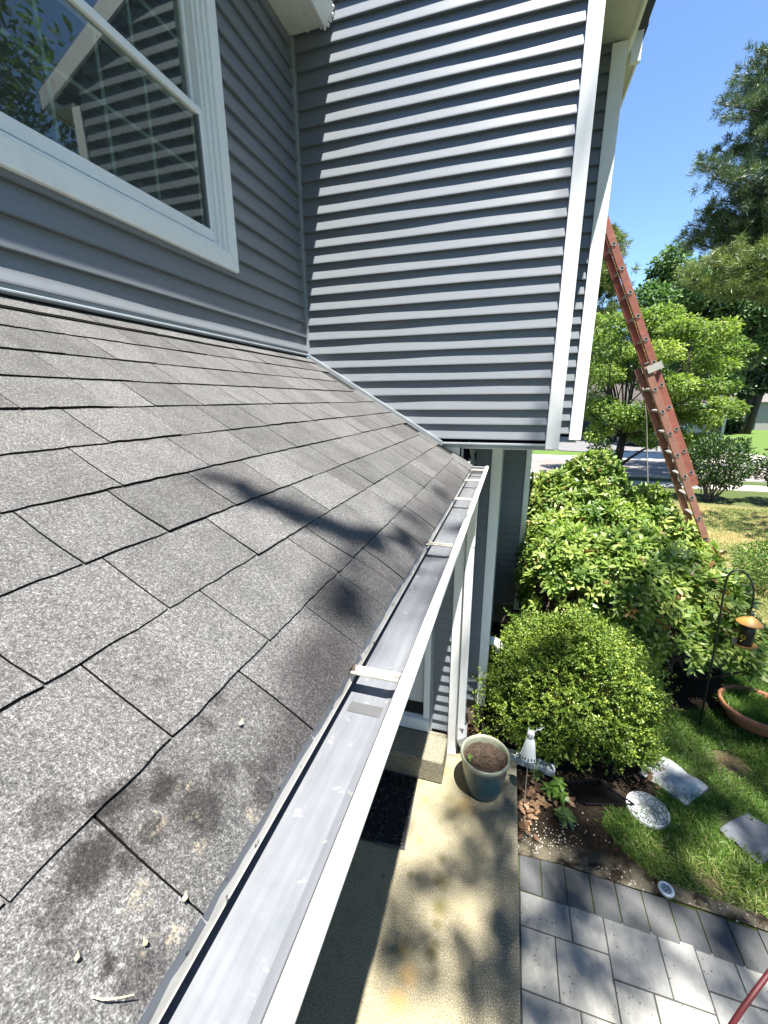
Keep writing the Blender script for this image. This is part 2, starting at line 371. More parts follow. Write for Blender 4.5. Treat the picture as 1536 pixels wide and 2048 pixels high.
def sash(x, zb, zt, rb, rt, st):
    q = MB()
    q.box((x - .014, gy0, Z(zb)), (x + .014, gy1, Z(zb + rb))); q.box((x - .014, gy0, Z(zt - rt)), (x + .014, gy1, Z(zt)))
    q.box((x - .0138, gy0, Z(zb + rb + .0002)), (x + .0138, gy0 + st, Z(zt - rt - .0002))); q.box((x - .0138, gy1 - st, Z(zb + rb + .0002)), (x + .0138, gy1, Z(zt - rt - .0002)))
    return obj('sash', q, M_WHITE, win, bevel=0.004)
sash(XA - .012, iz0 + .034, 1.362, .050, .034, .022); sash(XA - .046, 1.335, iz1 - .062, .030, .045, .022)
M_SCR = simple('grey_screen_frame', (0.16, 0.17, 0.18), 0.5)
for ya, yb_ in ((gy0 + .022, gy0 + .028), (gy1 - .032, gy1 - .022)): mb = MB(); mb.box((XA - .026, ya, Z(iz0 + .084)), (XA - .001, yb_, Z(1.328))); obj('screen_frame', mb, M_SCR, win)
G = NT('window_glass')
gl = G.n('BsdfGlossy'); gl.inputs['Roughness'].default_value = 0.015; gl.inputs['Color'].default_value = (0.86, 0.95, 0.90, 1)
tr = G.n('BsdfTransparent'); tr.inputs['Color'].default_value = (0.72, 0.82, 0.77, 1)
lw = G.n('LayerWeight'); lw.inputs['Blend'].default_value = 0.5; fz_ = G.math('ADD', 0.10, G.math('MULTIPLY', G.math('POWER', lw.outputs['Facing'], 3.0), 0.6), True)
bp = G.n('Bump'); bp.inputs['Strength'].default_value = 0.03; bp.inputs['Distance'].default_value = 0.02
G.l(G.noise(1.4, 2), bp.inputs['Height']); G.l(bp.outputs[0], gl.inputs['Normal'])
ms = G.n('MixShader'); dfz = G.n('BsdfDiffuse'); dfz.inputs['Color'].default_value = (.22, .25, .235, 1); m2_ = G.n('MixShader'); m2_.inputs[0].default_value = .16; G.l(tr.outputs[0], m2_.inputs[1]); G.l(dfz.outputs[0], m2_.inputs[2]); G.l(fz_, ms.inputs[0]); G.l(m2_.outputs[0], ms.inputs[1]); G.l(gl.outputs[0], ms.inputs[2]); G.l(ms.outputs[0], G.out.inputs[0])
M_GLASS = G.mat
for x, zb, zt in ((XA - .014, iz0 + .086, 1.326), (XA - .048, 1.367, iz1 - .109)):
    mb = MB(); mb.add([(x, gy0 + .0225, Z(zb - .001)), (x, gy1 - .0225, Z(zb - .001)), (x, gy1 - .0225, Z(zt + .001)), (x, gy0 + .0225, Z(zt + .001))], [(0, 1, 2, 3)]); obj('pane', mb, M_GLASS, win)
    mb = MB()
    for yy in (.87, 1.08, 1.30, 1.517, 1.737): mb.box((x - .012, yy - .007, Z(zb)), (x - .006, yy + .007, Z(zt)))
    zm = (zb + zt) / 2 + .0; mb.box((x - .0119, gy0 + .023, Z(zm - .007)), (x - .0061, gy1 - .023, Z(zm + .007)))
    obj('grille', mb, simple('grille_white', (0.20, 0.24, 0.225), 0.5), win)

mb = MB()
for k in range(11):
    zz = iz0 + .03 + .108 * k; mb.box((XA - .150, gy0 - .02, Z(zz)), (XA - .118, gy1 + .02, Z(zz + .003))); mb.add([(XA - .118, gy0 - .02, Z(zz + .0035)), (XA - .118, gy1 + .02, Z(zz + .0035)), (XA - .142, gy1 + .02, Z(zz + .058)), (XA - .142, gy0 - .02, Z(zz + .058))], [(0, 1, 2, 3)])
obj('blind', mb, simple('blind_slat', (.022, .026, .022), .8), win)

# ---------------------------------------------------------------- porch roof with single shingles
def mat_shingle():
    m = NT('roof_shingles')
    rv = m.attr()
    fine = m.noise(620, 2, 0.75); mid = m.noise(240, 3, 0.75); low = m.noise(9, 4, 0.6, m.mapped((1.0, 1.6, 1.0)))
    g = m.math('ADD', m.math('ADD', m.math('MULTIPLY', fine, 0.54), m.math('MULTIPLY', mid, 0.34)), m.math('MULTIPLY', m.noise(120, 2, .8), 0.12))
    c = m.ramp(g, [(0.37, (0.022, 0.022, 0.023)), (0.46, (0.056, 0.056, 0.057)), (0.54, (0.104, 0.104, 0.106)), (0.64, (0.255, 0.256, 0.26))])
    tone = m.math('ADD', m.rng(rv, 0, 1, 0.74, 1.12), m.rng(low, 0.3, 0.7, -0.16, 0.16))
    c = m.mix(1.0, c, m.ramp(m.math('MULTIPLY', tone, 0.6), [(0, 0), (1, 1.66)]), 'MULTIPLY')
    c = m.mix(m.rng(m.noise(3.5, 3), 0.5, 0.75, 0, 0.35), c, m.mix(1.0, c, (1.03, 0.95, 0.92), 'MULTIPLY'))
    nz = m.noise(46, 6, 0.8); nz2 = m.noise(11, 4, 0.7)
    def on(px, py):
        d = ray(px, py); t = (-0.463 + SL * 0.25 * -1 * -1 * -1 - 0) if False else None
        tt = (-0.463 - SL * (-0.25)) / (d[2] - SL * d[0]); p = d * tt
        return (p[0] + 1.0, p[1] - 3.0, p[2] + H)
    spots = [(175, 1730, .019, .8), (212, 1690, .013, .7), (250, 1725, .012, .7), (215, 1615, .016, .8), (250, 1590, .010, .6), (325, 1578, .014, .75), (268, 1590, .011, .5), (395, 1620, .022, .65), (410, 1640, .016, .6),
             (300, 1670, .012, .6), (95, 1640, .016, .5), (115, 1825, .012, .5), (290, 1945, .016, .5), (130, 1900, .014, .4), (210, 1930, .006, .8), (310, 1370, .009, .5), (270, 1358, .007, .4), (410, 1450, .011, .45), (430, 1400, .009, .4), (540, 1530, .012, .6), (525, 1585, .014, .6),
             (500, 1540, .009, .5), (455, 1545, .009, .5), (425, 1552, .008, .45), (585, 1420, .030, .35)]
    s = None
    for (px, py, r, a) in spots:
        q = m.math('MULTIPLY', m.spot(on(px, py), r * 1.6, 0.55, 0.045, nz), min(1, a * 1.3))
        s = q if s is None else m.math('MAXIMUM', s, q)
    # damp, darker shingles along the gutter edge; farther blobs paint in soft tree shade
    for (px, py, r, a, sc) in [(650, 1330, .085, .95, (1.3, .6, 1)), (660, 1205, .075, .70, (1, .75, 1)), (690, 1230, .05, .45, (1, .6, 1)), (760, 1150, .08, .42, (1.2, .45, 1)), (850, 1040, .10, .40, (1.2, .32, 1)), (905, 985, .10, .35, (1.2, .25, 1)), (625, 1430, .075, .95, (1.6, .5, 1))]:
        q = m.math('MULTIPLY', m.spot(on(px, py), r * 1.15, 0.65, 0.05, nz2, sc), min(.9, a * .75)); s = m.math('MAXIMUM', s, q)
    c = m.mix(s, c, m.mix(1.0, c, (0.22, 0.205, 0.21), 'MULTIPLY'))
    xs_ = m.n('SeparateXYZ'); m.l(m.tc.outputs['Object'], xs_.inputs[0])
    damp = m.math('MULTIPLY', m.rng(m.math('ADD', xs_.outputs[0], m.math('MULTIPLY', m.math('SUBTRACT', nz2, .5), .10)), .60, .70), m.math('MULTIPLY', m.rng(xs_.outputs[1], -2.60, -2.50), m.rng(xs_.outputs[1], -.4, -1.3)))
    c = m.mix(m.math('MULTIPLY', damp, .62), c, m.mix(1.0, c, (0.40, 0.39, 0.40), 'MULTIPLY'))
    tan = None
    for (px, py, r) in [(305, 1645, .012), (372, 1580, .010), (390, 1650, .010), (345, 1870, .012), (390, 1690, .008), (510, 1620, .010), (280, 1895, .007), (275, 1800, .012)]:
        q = m.spot(on(px, py), r * 1.5, 0.9, 0.03, nz); tan = q if tan is None else m.math('MAXIMUM', tan, q)
    c = m.mix(m.math('MULTIPLY', m.math('MULTIPLY', tan, .5), m.rng(m.noise(75, 4, .8), 0.52, 0.62)), c, (0.40, 0.345, 0.24))
    m.bump(g, 0.55, 0.003)
    return m.done(c, 0.85, 0, 0.3)
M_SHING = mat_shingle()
proof = bpy.data.objects.new('porch_roof', None); COL.objects.link(proof); proof.parent = house
nrm = np.array([-SL, 0, 1.0]); nrm /= np.linalg.norm(nrm)           # roof normal
upv = np.array([-1.0, 0, -SL]); upv /= np.linalg.norm(upv)          # up the slope
E0 = np.array([-0.25, 0, -0.463])
def rp(d, y, h):
    p = E0 + upv * d + nrm * h; 
    dr = 0.010 * max(0.0, 1 - d / 0.11) ** 2                        # the first course sags over the eave
    return (p[0], y, Z(p[2] - dr))
mb = MB(); mb.add([rp(-.0, -2.5, -.012), rp(-.0, 3.045, -.012), rp(1.6, 3.045, -.012), rp(1.6, -2.5, -.012)], [(0, 1, 2, 3)])
mb.add([rp(.004, -2.5, -.0005), rp(.004, 3.045, -.0005), rp(1.52, 3.045, -.0005), rp(1.52, -2.5, -.0005)], [(0, 1, 2, 3)])
obj('roof_deck', mb, simple('black_felt', (0.010, 0.010, 0.010), 0.9), proof)
courses = [0.0, .135, .283, .424, .570, .714, .860, .998, 1.134, 1.274, 1.412, 1.56]
known = {0: [.211, .44, .651, .812, .92, .986, 1.035, 1.25, 1.458, 1.627, 1.81, 2.084, 2.427, 2.63, 2.8], 4: [.40, .613, .865, 1.114, 1.33, 1.55], 5: [.49, .705, .918, 1.131, 1.345, 1.56], 6: [.62, .829, .976, 1.162, 1.384, 1.60]}
cutid = {}
known[1] = [.31, .52, .812, .902, 1.162, 1.386, 1.632, 1.813, 2.03]
mb = MB(); att = []
rs = np.random.default_rng(3)
for ci in range(len(courses) - 1):
    d0, d1 = courses[ci], courses[ci + 1] + 0.03
    cuts = list(known.get(ci, []))
    if not cuts: cuts = [rs.uniform(.2, .4)]
    while cuts[-1] < 3.04: cuts.append(cuts[-1] + rs.choice([.16, .20, .22, .25, .27]) * rs.uniform(.95, 1.05))
    while cuts[0] > -2.5: cuts.insert(0, cuts[0] - rs.choice([.18, .21, .24, .27]))
    cuts = [min(c, 3.045) for c in cuts if c < 3.09]
    for a, b in zip(cuts[:-1], cuts[1:]):
        if b - a < 0.02: continue
        g = 0.0013; a2, b2 = a + g, b - g; val = rs.uniform(0, 1)
        th = rs.uniform(.0055, .0082); off = rs.uniform(-.0012, .0012); tilt = rs.normal(0, .0007)
        ka, kb = [cutid.setdefault((ci, round(q, 4)), (rs.normal(0, .003), rs.uniform(.000, .004))) for q in (a, b)]
        nu = max(3, int((b2 - a2) / 0.02)); nv = 4; vs = []
        for j in range(nv + 1):
            t = j / nv
            for i in range(nu + 1):
                s = i / nu; w_ = lambda kk: kk[0] * (1 - t) - kk[1] * math.sin(min(t * 1.2, 1) * math.pi); y = a2 + (b2 - a2) * s + w_(ka) * (1 - s) + w_(kb) * s
                jag = (rs.normal(0, .0005 if ci == 0 else .0009) if j == 0 else 0)
                d = d0 + off + (d1 - d0) * t + jag
                h = th * (1 - t) + 0.0012 * (1 + t) + tilt * (s - .5) * (1 - t) + .0004 * math.sin(s * 5 + val * 9) * (1 - t)
                vs.append(rp(d, y, h))
        n0 = len(vs)
        fs = [(j * (nu + 1) + i, j * (nu + 1) + i + 1, (j + 1) * (nu + 1) + i + 1, (j + 1) * (nu + 1) + i) for j in range(nv) for i in range(nu)]
        for i in range(nu + 1):                                     # butt edge
            q = np.array(vs[i]) - np.array([nrm[0], 0, nrm[2]]) * (th * 0.9) - np.array([-upv[0], 0, -upv[2]]) * .0 ; vs.append(tuple(q))
        fs += [(n0 + i, n0 + i + 1, i + 1, i) for i in range(nu)]
        for col, sgn in ((0, 1), (nu, -1)):                         # slot sides
            m0 = len(vs)
            for j in range(nv + 1): vs.append(tuple(np.array(vs[j * (nu + 1) + col]) - nrm * 0.005))
            for j in range(nv):
                u, w = j * (nu + 1) + col, (j + 1) * (nu + 1) + col
                fs.append((u, w, m0 + j + 1, m0 + j) if sgn > 0 else (w, u, m0 + j, m0 + j + 1))
        mb.add(vs, fs[:nu * nv]); mb.f += [tuple(i + len(mb.v) - len(vs) for i in q) for q in fs[nu * nv:]]; mb.m += [1] * (len(fs) - nu * nv); att += [val] * len(vs)
mb.att = att
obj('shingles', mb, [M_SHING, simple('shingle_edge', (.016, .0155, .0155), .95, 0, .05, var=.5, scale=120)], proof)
# eave apron, fascia and ceiling under the porch roof
AP = NT('aluminium_apron')
dz = AP.rng(AP.noise(16, 6, 0.75, AP.mapped((1, .25, 1))), 0.5, 0.72, 0, 0.75)
ac = AP.mix(dz, (0.46, 0.46, 0.45), (0.24, 0.225, 0.18))
ac = AP.mix(AP.rng(AP.noise(70, 3), 0.66, 0.70), ac, (0.05, 0.05, 0.05))
ac = AP.mix(AP.rng(AP.noise(24, 4), 0.63, 0.70, 0, .5), ac, (0.42, 0.36, 0.16))
M_APRON = AP.done(ac, 0.45, 0.25)
mb = MB(); ny = 60
for k in range(ny):
    ya, yb_ = -1.3 + (4.33) * k / ny, -1.3 + 4.33 * (k + 1) / ny
    mb.add([rp(.06, ya, -.006), rp(.06, yb_, -.006), (-.2505, yb_, Z(-.4745)), (-.2505, ya, Z(-.4745)), (-.2470, yb_, Z(-.4985)), (-.2470, ya, Z(-.4985)), (-.2460, yb_, Z(-.5005)), (-.2460, ya, Z(-.5005))], [(0, 1, 2, 3), (3, 2, 4, 5), (5, 4, 6, 7)])
obj('drip_edge', mb, M_APRON, proof)
mb = MB(); mb.box((-.285, -2.5, Z(-.64)), (-.266, 3.03, Z(-.485))); obj('fascia', mb, M_WHITE, proof)
mb = MB(); mb.box((-1.55, -2.5, Z(-.645)), (-.286, 3.03, Z(-.630))); obj('porch_ceiling', mb, M_SOFF, proof)
mb = MB(); mb.box((-1.60, -2.5, Z(-3.1)), (-1.54, 3.05, Z(-.62))); obj('siding_wall', mb, M_SID, house)

# ---------------------------------------------------------------- gutter
GI = NT('gutter_aluminium')
st = GI.noise(7, 5, 0.65, GI.mapped((9, .35, 3))); blot = GI.noise(22, 4, 0.7)
gc = GI.ramp(st, [(0.25, (0.145, 0.157, 0.180)), (0.6, (0.195, 0.208, 0.233)), (0.8, (0.24, 0.25, 0.268))])
far = GI.n('SeparateXYZ'); GI.l(GI.tc.outputs['Object'], far.inputs[0])
dirt = GI.math('MULTIPLY', GI.rng(far.outputs[1], -2.3, -0.3, 0.05, 0.45), GI.rng(blot, .3, .65, .55, 1.0))
gc = GI.mix(dirt, gc, (0.105, 0.102, 0.095))
ed = GI.rng(GI.noise(40, 3), 0.64, 0.70); gc = GI.mix(GI.math('MULTIPLY', ed, .5), gc, (0.42, 0.40, 0.36))
M_GUT = GI.done(gc, GI.rng(blot, .3, .7, .34, .52), 0.35)
gut = bpy.data.objects.new('gutter', None); COL.objects.link(gut); gut.parent = house
GY0, GY1 = -1.3, 3.015
def gprof(o=0.0): return [(-.262 - o, -.476), (-.262 - o, -.558 - o), (-.252, -.563 - o), (-.180, -.563 - o), (-.166 + o, -.548), (-.150 + o, -.535), (-.144 + o, -.512), (-.136 + o, -.492), (-.133 + o, -.478)]
ny = 40; L = (GY1 - GY0)
mb = MB(); pr = [(x, GY0, Z(z)) for x, z in ((-.262, -.476), (-.262, -.521), (-.258, -.526), (-.184, -.526), (-.168, -.521), (-.150, -.505), (-.142, -.492), (-.136, -.480))]; mb.sheet(pr[::-1], (0, L, 0), ny); obj('trough', mb, M_GUT, gut)
mb = MB(); pr = [(x, GY0, Z(z)) for x, z in gprof(.0016)]; mb.sheet(pr, (0, L, 0), ny)
mb.add([(-.262, GY1, Z(-.47)), (-.262, GY1, Z(-.5646)), (-.180, GY1, Z(-.5646)), (-.148, GY1, Z(-.535)), (-.131, GY1, Z(-.47))], [(0, 1, 2, 3, 4)])
obj('outer_face', mb, M_WHITE, gut, smooth=False)
mb = MB(); mb.sheet([(x, GY0, Z(z)) for x, z in ((-.1315, -.480), (-.1300, -.474), (-.1312, -.4675), (-.1345, -.4645), (-.139, -.4636), (-.1500, -.4640), (-.1512, -.4650))], (0, L, 0), ny)
hem = MB(); hem.sheet([(x, GY0, Z(z)) for x, z in ((-.1512, -.4650), (-.1578, -.4790), (-.1570, -.4815))], (0, L, 0), ny); obj('hem', hem, simple('hem_aluminium', (.17, .175, .185), .5, .3), gut)
obj('rolled_lip', mb, mat_white('gutter_lip_paint', (0.84, 0.84, 0.83), 0.12), gut, smooth=True)
mb = MB(); mb.add([(-.262, GY1 - .002, Z(-.474)), (-.140, GY1 - .002, Z(-.474)), (-.148, GY1 - .002, Z(-.535)), (-.180, GY1 - .002, Z(-.563)), (-.262, GY1 - .002, Z(-.563))], [(0, 1, 2, 3, 4)])
obj('end_cap', mb, M_GUT, gut)
M_HANG = simple('weathered_hanger', (0.50, 0.47, 0.40), 0.6, 0.2, var=.35, scale=60)
for i, yh in enumerate((.602, 1.311, 1.998, 2.503, 2.90)):
    mb = MB(); w = .0115
    for (o0, o1, dzz) in ((-w, -w * .35, .0), (-w * .3, w * .3, .004), (w * .35, w, .0)):
        mb.box((-.252, yh + o0, Z(-.4795)), (-.1578, yh + o1, Z(-.4745 + dzz)))
    h = obj('hanger', mb, M_HANG, gut, bevel=0.0012)
    mb = MB(); mb.tube([(-.262, yh, Z(-.477)), (-.240, yh, Z(-.477))], .0085, 8); obj('screw_head', mb, simple('rusty_screw', (0.05, 0.035, 0.025), 0.8), h)
mb = MB()
for yy, a in ((.553, .012),): mb.box((-.240, yy, Z(-.5257)), (-.176, yy + .024, Z(-.5248)))
obj('seam', mb, simple('sealant', (0.085, 0.087, 0.092), 0.5), gut)
rs = np.random.default_rng(9); M_LAP = simple('sealant_marks', (0.26, 0.268, 0.28), 0.4, 0.3)
for k in range(26):
    yy = .50 + .066 * k + rs.normal(0, .006); x = -.166 + rs.normal(0, .003); a, b = rs.uniform(.003, .006), rs.uniform(.007, .013)
    n = 9; vs = [(x + a * math.cos(6.283 * i / n) * rs.uniform(.75, 1.1) - .006, yy + b * math.sin(6.283 * i / n) * rs.uniform(.8, 1.1), Z(-.5250)) for i in range(n)]
    mb = MB(); mb.add(vs, [tuple(range(n))]); obj('lap_mark', mb, M_LAP, gut)

# ---------------------------------------------------------------- downspout
dsp = bpy.data.objects.new('downspout', None); COL.objects.link(dsp); dsp.parent = house
def rect_path(mb, pts, w, d, right=None):
    pts = [np.array(p, float) for p in pts]; vs = []
    for i, p in enumerate(pts):
        t = pts[min(i + 1, len(pts) - 1)] - pts[max(i - 1, 0)]; t /= np.linalg.norm(t)
        rt = np.array(right, float); rt = rt - t * (rt @ t); rt /= np.linalg.norm(rt); b = np.cross(t, rt)
        for (s1, s2) in ((-1, -1), (-.8, -1.08), (.8, -1.08), (1, -1), (1.06, 0), (1, 1), (.8, 1.08), (-.8, 1.08), (-1, 1), (-1.06, 0)): vs.append(p + rt * s1 * w / 2 + b * s2 * d / 2)
    n = 10; fs = [(i * n + k, i * n + (k + 1) % n, (i + 1) * n + (k + 1) % n, (i + 1) * n + k) for i in range(len(pts) - 1) for k in range(n)]
    mb.add(vs, fs)
mb = MB(); rect_path(mb, [(-.215, 2.90, Z(-.55)), (-.215, 2.90, Z(-.66)), (-.218, 2.93, Z(-.74)), (-.226, 3.00, Z(-.90)), (-.230, 3.03, Z(-.98)), (-.230, 3.035, Z(-1.08))], .062, .085, (1, 0, 0)); obj('elbow', mb, M_WHITE, dsp, smooth=False)
mb = MB(); rect_path(mb, [(-.232, 3.035, Z(-1.06)), (-.232, 3.035, Z(-2.76))], .060, .082, (1, 0, 0)); obj('pipe', mb, M_WHITE, dsp)
mb = MB()
E1 = [(-.232, 3.035, -2.74), (-.232, 3.04, -2.88), (-.218, 3.075, -2.97), (-.170, 3.14, -3.06), (-.09, 3.205, -3.12), (.0, 3.225, -3.15)]
rect_path(mb, [(a, b, Z(c)) for a, b, c in E1], .064, .086, (0.5, -0.85, 0.05)); obj('elbow', mb, M_WHITE, dsp)
mb = MB(); rect_path(mb, [(-.02, 3.225, Z(-3.135)), (.30, 3.205, Z(-3.145)), (.585, 3.17, Z(-3.16))], .085, .062, (0.02, 1, 0.0)); obj('extension', mb, simple('grey_aluminium', (0.46, 0.50, 0.53), 0.4, 0.1), dsp)

# ---------------------------------------------------------------- door
door = bpy.data.objects.new('front_door', None); COL.objects.link(door); door.parent = house
mb = MB(); mb.box((-1.42, 3.03, Z(-2.735)), (-.566, 3.06, Z(-.75))); obj('panel', mb, mat_white('door_paint', (.62, .63, .64), .1), door, bevel=0.004)
mb = MB(); mb.box((-1.42, 3.026, Z(-2.735)), (-.567, 3.0298, Z(-2.606))); obj('kick_plate', mb, M_BLACK, door)
mb = MB(); mb.box((-.566, 3.000, Z(-2.745)), (-.512, 3.07, Z(-.70))); mb.box((-1.475, 3.000, Z(-2.745)), (-1.42, 3.07, Z(-.70))); mb.box((-1.42, 3.001, Z(-.75)), (-.566, 3.07, Z(-.70))); obj('frame', mb, M_WHITE, door, bevel=0.004)
mb = MB(); mb.prism([(-1.475, 3.07, Z(-2.872)), (-1.475, 2.985, Z(-2.872)), (-1.475, 2.985, Z(-2.760)), (-1.475, 3.07, Z(-2.737))], (.963, 0, 0)); obj('sill', mb, M_WHITE, door, bevel=0.003)
mb = MB(); mb.box((-.511, 3.008, Z(-2.872)), (-.487, 3.06, Z(-.46))); obj('wall_channel', mb, M_JCH, house)
# foundation
M_FND = simple('foundation', (0.20, 0.165, 0.13), 0.9, var=.3, scale=14, bump=.4)
mb = MB(); mb.box((-.30, 3.575, -.1), (-.075, 3.64, Z(-2.905))); mb.box((-.12, 5.752, -.1), (.275, 5.9, Z(-2.94))); mb.box((-2.2, 3.06, -.1), (-.30, 3.5, Z(-2.87))); mb.box((-.16, 3.6, -.1), (-.085, 5.752, Z(-2.905))); mb.box((.2, 5.9, -.1), (.27, 12, Z(-2.94)))
obj('foundation', mb, M_FND, house)
mb = MB(); mb.tube([(-.08, 3.80, Z(-2.36)), (-.02, 3.80, Z(-2.36)), (.02, 3.795, Z(-2.37)), (.045, 3.79, Z(-2.40)), (.055, 3.79, Z(-2.46))], .045, 14); obj('vent_pipe', mb, M_WHITE, house, smooth=True)

# ================================================================== GROUND
def mat_lawn():
    m = NT('lawn_soil')
    big = m.noise(.55, 4, .6); mid = m.noise(3.5, 5, .65); fine = m.noise(60, 4, .75)
    c = m.ramp(fine, [(.3, (.030, .045, .014)), (.55, (.060, .085, .024)), (.75, (.13, .125, .050))])
    straw = m.ramp(fine, [(.3, (.13, .10, .045)), (.6, (.30, .235, .11)), (.8, (.40, .33, .18))])
    sx = m.n('SeparateXYZ'); m.l(m.tc.outputs['Object'], sx.inputs[0])
    dry = m.math('MULTIPLY', m.rng(sx.outputs[1], 6.0, 8.0), m.rng(sx.outputs[1], 15.5, 14.0))
    dry = m.math('MULTIPLY', dry, m.rng(m.math('ADD', big, m.math('MULTIPLY', mid, .35)), .50, .68, .15, 1.0))
    c = m.mix(dry, c, straw)
    for (dx_, dy_, dr_) in ((2.15, 3.80, .34), (1.55, 2.6, .12)): c = m.mix(m.math('MULTIPLY', m.spot((dx_, dy_, 0), dr_, .8, .35, mid), .75), c, m.ramp(fine, [(.3, (.05, .036, .022)), (.6, (.15, .105, .065)), (.78, (.34, .27, .18))]))
    far_ = m.rng(sx.outputs[1], 24, 27); c = m.mix(far_, c, m.ramp(fine, [(.3, (.045, .085, .018)), (.7, (.11, .17, .038))]))
    m.bump(fine, .7, .03)
    return m.done(c, .9, 0, .2)
M_LAWN = mat_lawn()
mb = MB(); n = 60
xs = np.concatenate([np.linspace(-60, 0, 12), np.linspace(.5, 8, 31), np.linspace(9, 220, 22)]); ys = np.concatenate([np.linspace(-40, 0, 9), np.linspace(.5, 8, 31), np.linspace(9, 30, 14), np.linspace(36, 420, 22)])
vs = [(x, y, (0.010 * math.sin(x * 2.1 + y) * math.sin(y * 1.7) if 1 < x < 9 and 2.6 < y < 14 else 0.0)) for y in ys for x in xs]
nx = len(xs); fs = [(j * nx + i, j * nx + i + 1, (j + 1) * nx + i + 1, (j + 1) * nx + i) for j in range(len(ys) - 1) for i in range(nx - 1)]
setp(link_mesh('lawn', vs, fs, M_LAWN, None, True), kind='structure')

def flat(name, poly, z, m, kind='structure', e=None):
    mb = MB()
    if e is None: mb.add([(x, y, z) for x, y in poly], [tuple(range(len(poly)))])
    else: mb.prism([(x, y, z - e) for x, y in poly], (0, 0, e))
    return setp(obj(name, mb, m), kind=kind)
AS = NT('asphalt'); fa = AS.noise(45, 4, .7); ca = AS.ramp(fa, [(.3, (.105, .092, .088)), (.7, (.20, .175, .165))]); ca = AS.mix(AS.rng(AS.noise(.7, 4), .4, .7, 0, .4), ca, (.24, .21, .20)); AS.bump(fa, .4, .01); M_ASPH = AS.done(ca, .85)
M_ASPH2 = simple('driveway_asphalt', (.125, .122, .125), .85, var=.18, scale=4)
CN = NT('pale_concrete'); cc = CN.ramp(CN.noise(12, 5, .7), [(.3, (.36, .34, .30)), (.7, (.52, .50, .45))]); M_CONC = CN.done(cc, .8)
flat('street', [(-80, 19.75), (200, 19.75), (200, 24.75), (-80, 24.75)], .008, M_ASPH)
flat('sidewalk', [(-80, 17.5), (200, 17.5), (200, 18.55), (-80, 18.55)], .03, M_CONC, e=.06)
mb = MB(); mb.box((-80, 24.75, -.05), (200, 25.9, .06)); mb.box((-80, 19.55, -.05), (200, 19.74, .07)); setp(obj('kerb', mb, M_CONC), kind='structure')
flat('driveway_apron', [(4.4, 25.9), (14.2, 25.9), (13.6, 29.2), (4.8, 28.2)], .05, M_CONC, e=.08)
flat('driveway', [(3.2, 28.6), (4.9, 28.2), (13.6, 29.2), (14.5, 38.5), (4.9, 38.5), (2.4, 33)], .038, M_ASPH2)

# ---------------------------------------------------------------- porch slab
def mat_slab():
    m = NT('porch_concrete')
    agg = m.voro(70); fine = m.noise(160, 3, .7); big = m.noise(2.6, 5, .65)
    c = m.ramp(fine, [(.34, (.075, .066, .043)), (.52, (.215, .192, .130)), (.68, (.43, .392, .295))])
    c = m.mix(m.rng(agg, .0, .30, .55, 0), c, (.42, .36, .24))
    c = m.mix(m.rng(big, .42, .70, 0, .45), c, (.29, .255, .160)); c = m.mix(m.rng(m.noise(7, 6, .75), .5, .72, 0, .6), c, (.13, .112, .068))
    sx = m.n('SeparateXYZ'); m.l(m.tc.outputs['Object'], sx.inputs[0])
    edge = m.rng(m.math('ADD', sx.outputs[0], m.math('MULTIPLY', m.noise(4, 4), .25)), .10, .32, 0, .6)
    c = m.mix(edge, c, m.mix(m.rng(fine, .56, .64), (.10, .095, .075), (.55, .53, .46)))
    nz = m.noise(16, 5, .7); s = None
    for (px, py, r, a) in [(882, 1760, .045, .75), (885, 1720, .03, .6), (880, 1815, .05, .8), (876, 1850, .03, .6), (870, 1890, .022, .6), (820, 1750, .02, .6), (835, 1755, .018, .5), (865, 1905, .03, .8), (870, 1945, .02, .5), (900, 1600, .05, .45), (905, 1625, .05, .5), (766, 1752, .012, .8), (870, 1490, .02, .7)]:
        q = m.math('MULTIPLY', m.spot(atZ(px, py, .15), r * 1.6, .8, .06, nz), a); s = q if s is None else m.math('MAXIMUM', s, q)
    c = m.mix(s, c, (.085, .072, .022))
    s = None
    for (px, py, r) in [(840, 1680, .03), (935, 1570, .06), (930, 1610, .06), (890, 1540, .05), (815, 1950, .05), (795, 2000, .05), (805, 1900, .04), (850, 1600, .03)]:
        q = m.spot(atZ(px, py, .15), r * 1.6, .8, .05, nz); s = q if s is None else m.math('MAXIMUM', s, q)
    c = m.mix(m.math('MULTIPLY', s, .55), c, (.30, .19, .055))
    ring = m.rng(m.voro(11, out=0), .10, .16, 1, 0); c = m.mix(m.math('MULTIPLY', ring, m.rng(m.noise(5, 2), .52, .6, 0, .35)), c, (.26, .16, .06))
    m.bump(m.math('ADD', fine, m.math('MULTIPLY', agg, -.6)), .5, .006)
    return m.done(c, .85, 0, .3)
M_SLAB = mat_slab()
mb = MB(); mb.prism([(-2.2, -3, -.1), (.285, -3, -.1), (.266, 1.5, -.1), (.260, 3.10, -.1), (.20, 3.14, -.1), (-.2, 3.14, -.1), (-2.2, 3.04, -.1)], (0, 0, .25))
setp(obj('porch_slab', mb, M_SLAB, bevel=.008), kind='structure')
step = thing('concrete_step', (-.85, 2.87, .15), 'low rounded concrete step in front of the white door', 'step')
mb = MB(); mb.box((-1.5, 2.70, .151), (-.338, 2.984, Z(-2.874))); mb.box((-1.5, 2.9842, .151), (-.349, 3.02, Z(-2.874)))
obj('tread', mb, M_SLAB, step, bevel=.03, seg=4)

